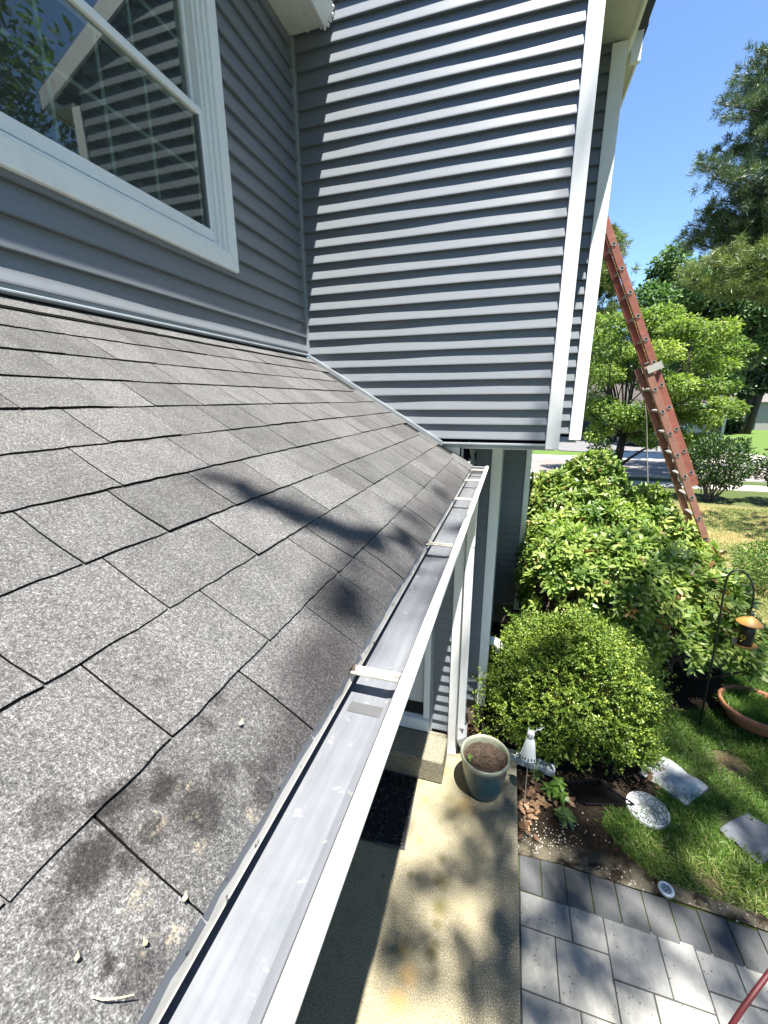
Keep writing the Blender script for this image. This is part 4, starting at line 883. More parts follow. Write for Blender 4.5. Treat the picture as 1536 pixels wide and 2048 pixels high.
# overhanging tree above the porch: it is out of the picture and dapples the slab, pavers and grass
ot = thing('overhanging_tree', (5.5, -4.5, 0), 'tall leafy tree overhanging the garden path beside the porch', 'tree')
rg = np.random.default_rng(101); mb = MB(); mb.tube([(5.5, -4.5, 0), (5.3, -4.2, 4), (4.6, -3.8, 8.5), (4.3, -3.6, 12)], [.35, .3, .24, .14], 12)
def up_sun(p, h): s = (h - p[2]) / SUN.z; return np.array(p, float) + np.array(SUN) * s
Cs, Ds = [], []
def clump(p, h, r, n, fl=.5):
    c = up_sun(p, h); Cs.append(c + ballpts(n, rg) * np.array([r, r, r * fl])); return c
hubs = []
def allowed(x, y):
    if x < -.50: return False
    if -.15 < x < 1.25 and 3.15 < y < 5.0: return rg.random() < .10      # the boxwood stands in sun
    if x < .9 and y > 4.6: return False
    return True
for k in range(1500):
    x, y = rg.uniform(-.5, 4.2), rg.uniform(.3, 6.0)
    dens = .34
    if x < .30: dens = (.34 if x > -.05 else .13) if y > 1.0 else .12
    elif y < 2.45: dens = .30
    elif y < 4.7 : dens = .42
    else: dens = .36 if 1.1 < x < 2.9 and y < 6.0 else .08
    if x > 2.7 and y > 4.6: dens = .12
    if rg.random() > dens or not allowed(x, y): continue
    r = rg.uniform(.08, .20); hubs.append(clump((x, y, .1), rg.uniform(14.0, 19.0), r * 1.1, int(30 + 1000 * r * r)))
for (px, py, r) in [(900, 1625, .07), (960, 1640, .09), (1005, 1640, .10), (1010, 1700, .10), (940, 1690, .07), (865, 1760, .07), (910, 1730, .08), (975, 1745, .09), (1030, 1760, .06), (845, 1755, .06), (800, 1655, .04), (990, 1850, .07), (1010, 1905, .08), (960, 1940, .08), (920, 1880, .05), (860, 1890, .06), (1030, 1980, .07), (940, 1990, .06), (785, 1880, .05), (870, 1960, .05), (1020, 1600, .05)]:
    clump(atZ(px, py, .15), rg.uniform(14, 18), r * 1.25, int(22 + 2600 * r * r))
# the bough that shades a streak of the roof
for (x, y, z, r, n) in [(-.69, .86, -.19, .022, 16), (-.64, .87, -.22, .03, 26), (-.585, .893, -.26, .035, 34), (-.53, .93, -.29, .036, 34), (-.48, .965, -.32, .034, 30), (-.43, 1.01, -.355, .036, 34), (-.38, 1.06, -.385, .038, 38), (-.34, 1.11, -.41, .034, 28), (-.29, 1.19, -.44, .035, 26), (-.25, 1.26, -.46, .03, 20)]:
    clump((x, y, Z(z)), 10.0, r * .45, int(n * .34), .5)
for (px, py, r, n) in [(690, 1200, .035, 11), (715, 1210, .03, 10), (680, 1225, .035, 5), (660, 1180, .03, 4), (815, 1035, .025, 8), (880, 985, .03, 8), (700, 1120, .03, 8)]:
    d = ray(px, py); t = (-0.463 - SL * (-0.25)) / (d[2] - SL * d[0]); p = d * t; clump((p[0], p[1], Z(p[2])), 12.5, r, n, .5)
C = np.concatenate(Cs); n = len(C); V, F = leaves(C, sph(n, rg), rg.normal(size=(n, 3)) * .6 + np.array([0, 0, 1.]), rg.uniform(.06, .10, n), rg.uniform(.035, .06, n), .1)
link_mesh('crown', V, F, M_OAK, ot, False, None, np.repeat(rg.random(n), 6))
for k in range(0, len(hubs), 9): limb(mb, (4.4 + rg.normal(0, .1), -3.7, rg.uniform(7.5, 11.5)), hubs[k], .05, .006, .08, 7, rg)
obj('trunk', mb, BARK, ot, smooth=True)

# big unseen trees, added to block sky light on the garden side
for i, (x, y, h, r) in enumerate([(11.5, -3.0, 15, 5.0), (12.5, 9.0, 17, 5.2), (4.0, -13, 15, 5.5), (-5.0, -12, 14, 5.0), (10.0, -11, 15, 5.0)]):
    rg = np.random.default_rng(140 + i); t = thing('garden_tree', (x, y, 0), ['large leafy tree off to the right of the porch', 'large leafy tree to the right beyond the bird feeder', 'large leafy tree well behind the viewer', 'large leafy tree behind the left end of the porch', 'large leafy tree behind and to the right of the viewer'][i], 'tree')
    cl = [(np.array([x, y, h * .55]) + sph(1, rg)[0] * np.array([r, r, h * .40]) * rg.uniform(.3, .9), rg.uniform(1.2, 2.0)) for k in range(46)]
    broad_tree(t, cl, .22 if i == 1 else .55, 230 if i == 1 else 34, 1, M_OAK, (x, y, h * .3), .3, BARK, .8, 150 + i, .3)

# ================================================================== GRASS
M_GRASS = leafmat('grass_blade', [(.030, .080, .012), (.072, .160, .020), (.155, .235, .040), (.33, .29, .13)], .5, .3)
rg = np.random.default_rng(111)
def grass(n, x0, x1, y0, y1, h, w, drymin, holes, name_rg):
    x = rg.uniform(x0, x1, n); y = rg.uniform(y0, y1, n); keep = ~in_poly(x, y, bed)
    for (cx, cy_, ra) in holes: keep &= ((x - cx) ** 2 + (y - cy_) ** 2 > ra ** 2 * rg.uniform(.7, 1.2, n))
    keep &= ~((y < 2.52 - .05 * (x - .3)) & (x < 4)); keep &= (np.sin(x * 3.3 + 1.2 * y) * np.sin(2.7 * y - x) + rg.normal(0, .5, n) > -.95)
    x, y = x[keep], y[keep]; n = len(x); C = np.stack([x, y, np.zeros(n) + .0], 1)
    lean = np.stack([np.sin(x * 2.1 + y) * .35, np.cos(y * 1.9) * .25, np.zeros(n)], 1)
    D = rg.normal(size=(n, 3)) * .55 + lean; D[:, 2] = rg.uniform(.5, 1.1, n); hh = h * rg.uniform(.5, 1.3, n)
    V, F = leaves(C, D, rg.normal(size=(n, 3)) + np.array([0, 0, .4]), hh, w * rg.uniform(.7, 1.3, n), .35)
    A = np.clip(rg.normal(.36, .14, n) + drymin * np.clip(np.sin(x * 1.7 + 2) * np.sin(y * 2.1) + rg.normal(0, .3, n), 0, 1), 0, 1)
    return V, F, np.repeat(A, 6)
stone_holes = [(1.62, 3.48, .17), (1.47, 3.50, .12), (1.74, 3.45, .12), (1.93, 3.08, .17), (2.05, 3.05, .17), (2.15, 3.80, .14), (1.25, 2.49, .07), (1.55, 2.6, .05)]
g1 = grass(90000, .9, 3.6, 2.4, 5.4, .060, .0050, .45, stone_holes, 1)
g2 = grass(70000, 2.4, 7.5, 5.0, 14.5, .055, .010, 1.0, [], 2)
V = np.concatenate([g1[0], g2[0]]); k = len(g1[0]); F = g1[1] + [tuple(i + k for i in f) for f in g2[1]]
setp(link_mesh('grass', V, F, M_GRASS, None, False, None, np.concatenate([g1[2], g2[2]])), 'green lawn grass with dry straw patches beyond the shrubs', 'grass', kind='stuff')

# ================================================================== GARDEN OBJECTS
# ladder
lad = thing('extension_ladder', (3.262, 6.25, 0), 'tall orange-red fibreglass extension ladder leaning on the front eave', 'ladder')
dl = np.array([-.456, 0, 1.0]); dl /= np.linalg.norm(dl)                # up the ladder
nl_ = np.array([dl[2], 0, -dl[0]])                                       # outward (climbing side)
foot = np.array([3.262, 0, .02]); YN, YF = 6.25, 6.72
def mat_fg(name, c):
    m = NT(name); nz = m.noise(9, 5, .7); f2 = m.noise(80, 4, .7)
    q = m.ramp(nz, [(.3, tuple(k * .75 for k in c)), (.7, tuple(k * 1.2 for k in c))]); q = m.mix(m.rng(f2, .58, .72, 0, .5), q, (.42, .30, .25)); q = m.mix(m.rng(nz, .60, .72, 0, .5), q, (.40, .24, .18)); return m.done(q, .6)
M_FG = mat_fg('red_fibreglass', (.27, .090, .064)); M_FG2 = mat_fg('faded_red_fibreglass', (.28, .135, .098))
M_ALU = simple('ladder_aluminium', (.30, .29, .28), .5, .4, var=.25, scale=40)
M_RUNGHOLE = simple('rung_bore', (.02, .018, .016), .7)
def rail(mb, y, side, s0, s1, off, d=.082, fl=.036, t=.006):
    # C-channel: web in the plane of the ladder side, flanges pointing inward
    a = foot + dl * s0 + nl_ * off; L = s1 - s0; c = a + dl * L / 2 + np.array([0, y, 0])
    mb.obb(c, nl_ * d / 2, np.array([0, t / 2, 0]), dl * L / 2)
    for s in (-1, 1): mb.obb(c + nl_ * s * (d / 2 - t / 2) + np.array([0, side * (fl / 2 + t / 2), 0]), nl_ * t / 2, np.array([0, fl / 2, 0]), dl * L / 2)
def section(name, s0, s1, off, yn, yf, ph, mat, rungs):
    sec = bpy.data.objects.new(name, None); COL.objects.link(sec); sec.parent = lad
    for (y, side) in ((yn, 1), (yf, -1)):
        mb = MB(); rail(mb, y, side, s0, s1, off); obj('rail', mb, mat, sec, bevel=.003)
    s = ph
    while s < s1 - .05:
        if s > s0 + .05:
            c = foot + dl * s + nl_ * off; mb = MB()
            mb.tube([c + np.array([0, yn - .008, 0]), c + np.array([0, yf + .008, 0])], .0165, 8, False)
            mb.obb(c + nl_ * .006 + dl * .012 + np.array([0, (yn + yf) / 2, 0]), nl_ * .019, np.array([0, (yf - yn) / 2 - .01, 0]), dl * .004)
            for yy in (yn - .0075,):
                n0 = len(mb.v); ring = []
                for rr in (.026, .0165):
                    for k in range(14):
                        w = 6.283 * k / 14; ring.append(c + np.array([0, yy - .003, 0]) + rr * (math.cos(w) * nl_ + math.sin(w) * dl))
                mb.add(ring, [(k, (k + 1) % 14, 14 + (k + 1) % 14, 14 + k) for k in range(14)])
                ring = [c + np.array([0, yy - .001, 0]) + .0165 * (math.cos(6.283 * k / 14) * nl_ + math.sin(6.283 * k / 14) * dl) for k in range(14)]
                mb.add(ring, [tuple(range(14))], 1)
            obj('rung', mb, [M_ALU, M_RUNGHOLE], sec)
        s += .305
    return sec
# rung phase: a rung of the base passes (1.74, z 0.087 above the camera)
ph = ((1.74 - 3.262) / dl[0]) % .305
base = section('base_section', .0, 3.98, -.0, YN, YF, ph, M_FG2, True)
fly = section('fly_section', 2.28, 6.32, .088, YN + .030, YF - .030, ph + .02, M_FG, True)
c = foot + dl * 3.93; M_BRK = simple('bracket_plate', (.50, .485, .45), .4, .3)
for yy, sgn in ((YN, -1), (YF, 1)): mb = MB(); mb.obb(c + nl_ * .07 + np.array([0, yy + .012 * sgn, 0]), nl_ * .085, np.array([0, .004, 0]), dl * .045); mb.obb(c + nl_ * .157 + np.array([0, yy + .010 * -sgn, 0]), nl_ * .004, np.array([0, .026, 0]), dl * .045); obj('guide_bracket', mb, M_BRK, lad)
for yy in (YN, YF): mb = MB(); mb.obb(foot + np.array([0, yy, .0]), np.array([.05, 0, 0]), np.array([0, .03, 0]), np.array([0, 0, .015])); obj('foot_pad', mb, M_BLACK, lad)
for yy in (YN + .05, YF - .05): mb = MB(); mb.obb(foot + dl * 2.33 + nl_ * .07 + np.array([0, yy, 0]), nl_ * .05, np.array([0, .012, 0]), dl * .05); obj('rung_lock', mb, M_ALU, lad)
mb = MB(); mb.obb(foot + dl * (ph + .305 * 10 - .04) + nl_ * .05 + np.array([0, (YN + YF) / 2, 0]), nl_ * .045, np.array([0, .05, 0]), dl * .06)
obj('rung_lock', mb, M_ALU, lad)
mb = MB(); q0 = foot + dl * 3.7 + np.array([-.02, YF - .05, 0]); pts = [atY(1293, 840, 6.9), atY(1294, 900, 6.9), atY(1296, 980, 6.9), atY(1306, 1065, 6.8), atY(1308, 1110, 6.75)]; mb.tube([q0] + pts, .0075, 6); obj('pull_rope', mb, simple('grey_rope', (.30, .29, .27), .9), lad, smooth=True)

# planter
pot = thing('ceramic_planter', (-.01, 2.78, .15), 'blue-green glazed ceramic planter with pale rim on the porch corner', 'planter')
GZ = NT('blue_glaze'); gsx = GZ.n('SeparateXYZ'); GZ.l(GZ.tc.outputs['Object'], gsx.inputs[0]); gn = GZ.noise(14, 5, .7, GZ.mapped((1, 1, .25)))
gcol = GZ.ramp(gn, [(.3, (.018, .050, .070)), (.6, (.030, .080, .098)), (.75, (.07, .12, .12))]); gcol = GZ.mix(GZ.rng(gsx.outputs[2], .27, .34, 0, .6), gcol, (.25, .26, .20)); M_GLAZE = GZ.done(gcol, .28)
pc_ = (-.01, 2.775, .151)
mb = MB(); mb.lathe([(.001, 0), (.125, 0), (.135, .008), (.150, .06), (.166, .16), (.178, .26), (.184, .315)], pc_, 48); obj('body', mb, M_GLAZE, pot, smooth=True)
mb = MB(); mb.lathe([(.181, .310), (.192, .318), (.197, .332), (.196, .346), (.190, .354), (.183, .354), (.177, .348), (.172, .33), (.168, .26)], pc_, 48); obj('rim', mb, simple('pale_glaze', (.20, .215, .165), .3, var=.25, scale=12), pot, smooth=True)
mb = MB(); rg = np.random.default_rng(5); vs = []; 
for i in range(9):
    for k in range(36):
        r = .170 * i / 8; w = 6.283 * k / 36; vs.append((pc_[0] + r * math.cos(w), pc_[1] + r * math.sin(w), pc_[2] + .305 + rg.normal(0, .005) - .012 * (i / 8) ** 3))
mb.add(vs, [(i * 36 + k, i * 36 + (k + 1) % 36, (i + 1) * 36 + (k + 1) % 36, (i + 1) * 36 + k) for i in range(8) for k in range(36)])
PS = NT('potting_soil'); pf = PS.noise(90, 5, .8); PS.bump(pf, 1, .012); M_PSOIL = PS.done(PS.ramp(pf, [(.35, (.014, .009, .006)), (.58, (.055, .035, .022)), (.72, (.16, .105, .07))]), .9)
for k in range(90):
    r, w = .155 * math.sqrt(rg.random()), rg.uniform(0, 6.28); a = rg.uniform(0, 6.28); p = np.array([pc_[0] + r * math.cos(w), pc_[1] + r * math.sin(w), pc_[2] + .312]); e = np.array([math.cos(a), math.sin(a), rg.normal(0, .25)]) * rg.uniform(.008, .022)
    mb.tube([p - e, p + np.array([0, 0, .004]), p + e], .0018, 4)
obj('soil', mb, M_PSOIL, pot)
M_WEED = leafmat('weed_leaf', [(.05, .12, .02), (.10, .19, .03), (.16, .25, .05)], .45, .3)
def weed(name, label, c, n, ln, spread, hgt, seed, z0=0.0, mat=M_WEED):
    rg = np.random.default_rng(seed); t = thing(name, (c[0], c[1], z0), label, 'weed'); mb = MB(); Cs, Ds = [], []
    for k in range(n):
        w = rg.uniform(0, 6.28); e = np.array([c[0] + spread * math.cos(w) * rg.random(), c[1] + spread * math.sin(w) * rg.random(), z0 + hgt * rg.uniform(.5, 1)])
        mb.tube([(c[0], c[1], z0), (np.array([c[0], c[1], z0]) + e) / 2 + np.array([0, 0, .01]), e], .0022, 5)
        for j in range(5): a = w + j * 1.256; Cs.append(e); Ds.append([math.cos(a), math.sin(a), rg.uniform(-.1, .35)])
    m = len(Cs); V, F = leaves(np.array(Cs), np.array(Ds), np.tile([0, 0, 1.], (m, 1)) + rg.normal(size=(m, 3)) * .2, ln * rg.uniform(.7, 1.2, m), ln * .42 * rg.uniform(.8, 1.2, m), .2)
    link_mesh('leaves', V, F, mat, t, False, None, np.repeat(rg.random(m), 6)); obj('stem', mb, M_WEED, t); return t
weed('pot_seedling', 'tiny green seedling growing in the soil of the blue planter', (-.125, 2.71), 6, .022, .03, .045, 3, .458)
q = atZ(1112, 1600, 0); weed('garden_weed', 'bright green weed in front of the dark hollow under the boxwood', q, 9, .075, .08, .14, 4)
q = atZ(1128, 1640, 0); weed('garden_weed', 'shaded dark weed nearest the white pebbles in the bed', q, 6, .075, .07, .07, 6, 0, M_DSH)
q = atZ(1080, 1560, 0); weed('garden_weed', 'dark leafy weed under the end of the grey downspout extension', q, 7, .05, .06, .10, 8, 0, M_DSH)

# door mat: perforated scroll pattern
mat_ = thing('door_mat', (-.71, 2.42, .15), 'black rubber door mat with cut-out scroll border before the step', 'mat')
mb = MB(); P4 = [(-.935, 2.715), (-.548, 2.752), (-.512, 2.112), (-.852, 2.09)]
P4 = [(-.905, 2.69), (-.545, 2.70), (-.514, 2.115), (-.870, 2.098)]
def bil(u, v): a, b, c, d = [np.array(p) for p in P4]; return (a * (1 - u) + b * u) * (1 - v) + (d * (1 - u) + c * u) * v
mb.prism([(*bil(u, v), .1525) for u, v in ((0, 0), (1, 0), (1, 1), (0, 1))], (0, 0, .004)); obj('backing', mb, simple('rubber', (.010, .010, .011), .8, 0, .2, var=.2, scale=40), mat_)
mb = MB(); rg = np.random.default_rng(12)
def bar(u0, v0, u1, v1, r=.0045): a = bil(u0, v0); b = bil(u1, v1); mb.tube([(*a, .160), (*b, .160)], r, 5)
for s in (.0, 1): bar(s, 0, s, 1, .006); bar(0, s, 1, s, .006)
for k in range(300):
    u, v = rg.random(2); 
    if .10 < u < .88 and .10 < v < .90 and rg.random() < .55: continue
    w = rg.uniform(0, 6.28); pts = []
    for t in np.linspace(0, 2.6, 6): uu, vv = u + .028 * math.cos(w + t), v + .02 * math.sin(w + t); pts.append((*bil(min(max(uu, .01), .99), min(max(vv, .01), .99)), .160))
    mb.tube(pts, .0042, 4)
obj('scrollwork', mb, simple('raised_rubber', (.035, .037, .040), .55), mat_, smooth=True)

# white figurine on a stake
fg = thing('stake_figurine', (.327, 2.812, 0), 'white metal figurine with flared cut-out skirt on a thin stake beside the porch', 'ornament')
mb = MB(); mb.tube([(.327, 2.812, 0), (.322, 2.812, .26), (.318, 2.812, .52)], .0035, 6); obj('stake', mb, simple('stake_rod', (.5, .45, .38), .5, .3), fg)
mb = MB(); fc = (.318, 2.812, .50); mb.lathe([(.058, 0), (.056, .012), (.050, .07), (.043, .13), (.034, .185), (.022, .212), (.024, .222), (.029, .240), (.026, .262), (.014, .275), (.001, .278)], fc, 28, 1, .55); obj('body', mb, mat_white('figurine_paint', (.80, .81, .82), .3), fg, smooth=True)
mb = MB(); 
for sx_, tip in ((-1, (-.022, .315)), (1, (.020, .298))): mb.add([(fc[0] + sx_ * .006, 2.806, fc[2] + .266), (fc[0] + sx_ * .024, 2.806, fc[2] + .256), (fc[0] + tip[0], 2.808, fc[2] + tip[1]), (fc[0] + sx_ * .014, 2.822, fc[2] + .262)], [(0, 1, 2), (1, 3, 2), (3, 0, 2)])
obj('ear', mb, M_WHITE, fg)
mb = MB(); a = np.array([fc[0] + .016, 2.808, fc[2] + .262])
mb.tube([a, a + [.022, 0, .030], a + [.040, 0, .045], a + [.062, 0, .058]], .0022, 5)
for t0, d in ((.022, (.0, 0, .028)), (.036, (.022, 0, .006)), (.045, (.004, 0, .024)), (.052, (.020, 0, .020))): p = a + np.array([t0, 0, t0 * 1.05]); mb.tube([p, p + np.array(d)], .0016, 5)
obj('antler', mb, M_WHITE, fg)
for k in range(5):
    mb = MB(); w = -2.5 + k * .45; x, y = fc[0] + .0575 * math.cos(w), fc[1] + .0575 * .55 * math.sin(w); mb.obb((x, y, fc[2] + .022 + .006 * (k % 2)), (.004, 0, 0), (0, .003, 0), (0, 0, .009)); obj('cutout', mb, M_DARK, fg)
for sx_ in (-.011, .009): mb = MB(); mb.lathe([(.001, -.005), (.005, 0), (.001, .005)], (fc[0] + sx_, 2.797, fc[2] + .246), 8); obj('eye', mb, M_DARK, fg)
mb = MB(); mb.tube([(fc[0] + .018 * math.cos(w), 2.812 - .0118 * math.sin(w) - .003, fc[2] + .213) for w in np.linspace(.2, 2.94, 8)], .0025, 5)
obj('neck_line', mb, M_DARK, fg)
mb = MB(); mb.prism([(fc[0] - .040, 2.81, fc[2] + .16), (fc[0] - .050, 2.81, fc[2] + .10), (fc[0] - .066, 2.81, fc[2] + .028), (fc[0] - .056, 2.81, fc[2] + .045), (fc[0] - .046, 2.81, fc[2] + .09)], (0, .004, 0)); obj('wing', mb, M_WHITE, fg)

# black tray under the boxwood; its near-black base colour paints in deep shade
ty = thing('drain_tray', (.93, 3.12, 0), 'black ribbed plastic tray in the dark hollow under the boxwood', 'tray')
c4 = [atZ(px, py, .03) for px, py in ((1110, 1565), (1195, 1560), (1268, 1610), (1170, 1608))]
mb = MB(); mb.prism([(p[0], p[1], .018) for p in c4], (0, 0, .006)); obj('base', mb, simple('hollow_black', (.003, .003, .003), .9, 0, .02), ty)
mb = MB(); 
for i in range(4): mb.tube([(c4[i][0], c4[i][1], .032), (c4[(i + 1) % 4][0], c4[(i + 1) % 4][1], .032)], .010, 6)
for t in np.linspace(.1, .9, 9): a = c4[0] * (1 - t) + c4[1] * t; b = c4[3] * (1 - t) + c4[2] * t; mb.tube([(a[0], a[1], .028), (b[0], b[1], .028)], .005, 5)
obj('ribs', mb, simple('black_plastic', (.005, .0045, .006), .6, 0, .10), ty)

# stepping stones
def stone(name, label, pts, z, m, h=.03):
    t = thing(name, (np.mean([p[0] for p in pts]), np.mean([p[1] for p in pts]), 0), label, 'stepping stone'); mb = MB(); mb.prism([(p[0], p[1], -.01) for p in pts], (0, 0, .01 + h)); obj('slab', mb, m, t, bevel=.006); return t
M_ST1 = simple('pale_stone', (.33, .345, .345), .85, var=.35, scale=9, bump=.5); M_ST2 = simple('slate_stone', (.105, .115, .135), .8, var=.25, scale=14, bump=.4)
def rough(px, n=5, am=.008, seed=0):
    rg = np.random.default_rng(seed); P = [atZ(a, b, .03)[:2] for a, b in px]; out = []
    for i in range(len(P)):
        for k in range(n): t = k / n; out.append(tuple(P[i] * (1 - t) + P[(i + 1) % len(P)] * t + rg.normal(0, am, 2) * (0 if k == 0 else 1)))
    return out
stone('stepping_stone', 'pale grey rectangular stepping stone right of the boxwood', rough([(1277, 1543), (1375, 1611), (1418, 1574), (1330, 1511)], 5, .006, 1), 0, M_ST1)
stone('stepping_stone', 'blue-grey slate stepping stone at the right edge', rough([(1438, 1655), (1520, 1725), (1600, 1690), (1495, 1620)], 5, .006, 2), 0, M_ST2, .02)
md = thing('garden_medallion', (1.295, 3.096, 0), 'round stone garden plaque with carved flower between bed and grass', 'plaque')
mc = atZ(1295, 1617, .03); mb = MB(); mb.lathe([(.001, -.02), (.150, -.02), (.158, .0), (.152, .022), (.143, .026), (.136, .020), (.001, .022)], (mc[0], mc[1], .012), 40); obj('disc', mb, simple('carved_stone', (.46, .48, .50), .8, var=.2, scale=20, bump=.5), md, smooth=False)
mb = MB()
for k in range(8):
    w = 6.283 * k / 8 + .2
    for s in (-1, 1):
        pts = [(mc[0] + r * math.cos(w + s * o), mc[1] + r * math.sin(w + s * o), .0345) for r, o in ((.014, .0), (.045, .26), (.075, .32), (.105, .22), (.122, .0))]; mb.tube(pts, .0032, 4)
    mb.tube([(mc[0] + r * math.cos(w), mc[1] + r * math.sin(w), .0345) for r in (.02, .075)], .0022, 4)
    mb.tube([(mc[0] + (.125 + .012 * math.cos(a)) * math.cos(w + .39 + .09 * math.sin(a)), mc[1] + (.125 + .012 * math.cos(a)) * math.sin(w + .39 + .09 * math.sin(a)), .0345) for a in np.linspace(0, 6.283, 8)], .0026, 4)
mb.tube([(mc[0] + .140 * math.cos(a), mc[1] + .140 * math.sin(a), .036) for a in np.linspace(0, 6.283, 30)], .003, 4)
obj('carving', mb, simple('carved_groove', (.15, .16, .17), .9), md)
# solar disc light
sl = thing('solar_light', (1.244, 2.488, 0), 'round solar ground light with steel ring beside the dark pavers', 'light')
sc_ = atZ(1332, 1777, .03); mb = MB(); mb.lathe([(.048, .0), (.050, .020), (.048, .026), (.033, .030), (.031, .026)], (sc_[0], sc_[1], .005), 32); obj('ring', mb, simple('steel_ring', (.72, .72, .68), .3, .6), sl, smooth=True)
mb = MB(); mb.lathe([(.001, .027), (.0315, .027)], (sc_[0], sc_[1], .005), 32); obj('solar_panel', mb, simple('grey_panel', (.14, .15, .165), .25), sl)
mb = MB(); 
for k in range(5): w = 6.283 * k / 5; rr = .020 if k else .0; mb.lathe([(.001, .004), (.0032, .002), (.0035, 0)], (sc_[0] + rr * math.cos(w), sc_[1] + rr * math.sin(w), .032), 8)
obj('led', mb, M_WHITE, sl)

# shepherd hook and bird feeder
hk = thing('shepherd_hook', (2.059, 4.223, 0), 'black metal shepherd hook standing in the grass by the rhododendron', 'garden hook')
HY = 4.223; hp = [(2.059, 0), (2.045, .5), (2.025, 1.1), (2.005, 1.45), (1.998, 1.60), (2.004, 1.67), (2.025, 1.715), (2.06, 1.738), (2.10, 1.735), (2.145, 1.705), (2.185, 1.650), (2.215, 1.58), (2.232, 1.50), (2.240, 1.42), (2.236, 1.34), (2.240, 1.315), (2.256, 1.312), (2.262, 1.33)]
mb = MB(); mb.tube([(x, HY, z) for x, z in hp], [.0085] * 8 + [.0075] * 10, 8); obj('pole', mb, M_BLACK, hk, smooth=True)
bf = thing('bird_feeder', (2.25, HY, .9), 'yellow roofed tube bird feeder with sunflower ports hanging from the black hook', 'bird feeder')
bc = (2.252, HY, .0); FS = .84
def fl_(prof): return [(r * FS, 1.300 + (z - 1.300) * FS) for r, z in prof]
M_YEL = simple('amber_plastic', (.40, .205, .05), .5, var=.25)
mb = MB(); mb.lathe(fl_([(.001, 1.300), (.012, 1.298), (.06, 1.270), (.118, 1.222), (.122, 1.214), (.118, 1.214), (.06, 1.258), (.001, 1.286)]), bc, 32); obj('cover', mb, M_YEL, bf, smooth=True)
mb = MB(); mb.lathe(fl_([(.001, .955), (.066, .955), (.068, .965), (.070, 1.10), (.070, 1.262), (.001, 1.262)]), bc, 28); obj('seed_tube', mb, simple('dark_seed', (.020, .017, .014), .45, var=.6, scale=130), bf, smooth=True)
mb = MB(); mb.lathe(fl_([(.001, .940), (.105, .942), (.116, .958), (.112, .960), (.100, .950), (.001, .950)]), bc, 32); obj('tray', mb, M_YEL, bf, smooth=True)
for w in (-2.35, -.85, .8, 2.3):
    mb = MB(); ax = np.array([math.cos(w), math.sin(w), 0]); tx = np.array([-math.sin(w), math.cos(w), 0]); c = np.array([bc[0], bc[1], 1.10 if w < -2 else 1.135]) + ax * .0605
    for k in range(12):
        a0 = 6.283 * k / 12; d = math.cos(a0) * tx + math.sin(a0) * np.array([0, 0, 1]); e = -math.sin(a0) * tx + math.cos(a0) * np.array([0, 0, 1])
        mb.add([c + d * .011 - e * .006, c + d * .011 + e * .006, c + d * .026 + ax * .004], [(0, 1, 2)])
    mb.tube([c - np.array([0, 0, .03]), c + ax * .05 - np.array([0, 0, .03])], .004, 6)
    obj('port', mb, simple('sunflower_yellow', (.70, .42, .05), .5), bf)
mb = MB(); mb.tube([(2.252, HY, 1.295), (2.249, HY, 1.33), (2.249, HY, 1.335)], .002, 5); mb.tube([(2.25 + .012 * math.cos(a), HY, 1.325 + .018 * math.sin(a)) for a in np.linspace(0, 6.283, 12)], .0018, 5); obj('hanger_wire', mb, M_ALU, bf)

# terracotta bowl with grass
tb = thing('terracotta_bowl', (2.56, 4.40, 0), 'wide terracotta bowl planter overgrown with grass at the right edge', 'planter')
tcx = (2.60, 4.43, .0); M_TER = simple('terracotta', (.33, .135, .075), .8, var=.22, scale=9, bump=.3)
mb = MB(); mb.lathe([(.001, .02), (.17, .0), (.20, .01), (.255, .10), (.285, .17)], tcx, 48); obj('bowl', mb, M_TER, tb, smooth=True)
mb = MB(); mb.lathe([(.284, .168), (.310, .172), (.318, .186), (.318, .222), (.310, .235), (.296, .235), (.286, .226), (.280, .14)], tcx, 48); obj('rim', mb, M_TER, tb, smooth=True)
mb = MB(); mb.lathe([(.001, .168), (.281, .165)], tcx, 32); obj('soil', mb, M_PSOIL, tb)
rg = np.random.default_rng(77); n = 2600; r = .275 * np.sqrt(rg.random(n)); w = rg.uniform(0, 6.28, n); C = np.stack([tcx[0] + r * np.cos(w), tcx[1] + r * np.sin(w), np.full(n, .165)], 1); D = rg.normal(size=(n, 3)) * .6; D[:, 2] = rg.uniform(.35, 1, n)
V, F = leaves(C, D, rg.normal(size=(n, 3)) + np.array([0, 0, .5]), rg.uniform(.05, .12, n), rg.uniform(.004, .007, n), .35)
setp(link_mesh('bowl_grass', V, F, M_GRASS, None, False, None, np.repeat(rg.uniform(.2, .55, n), 6)), 'long green grass growing inside the terracotta bowl', 'grass', kind='stuff')

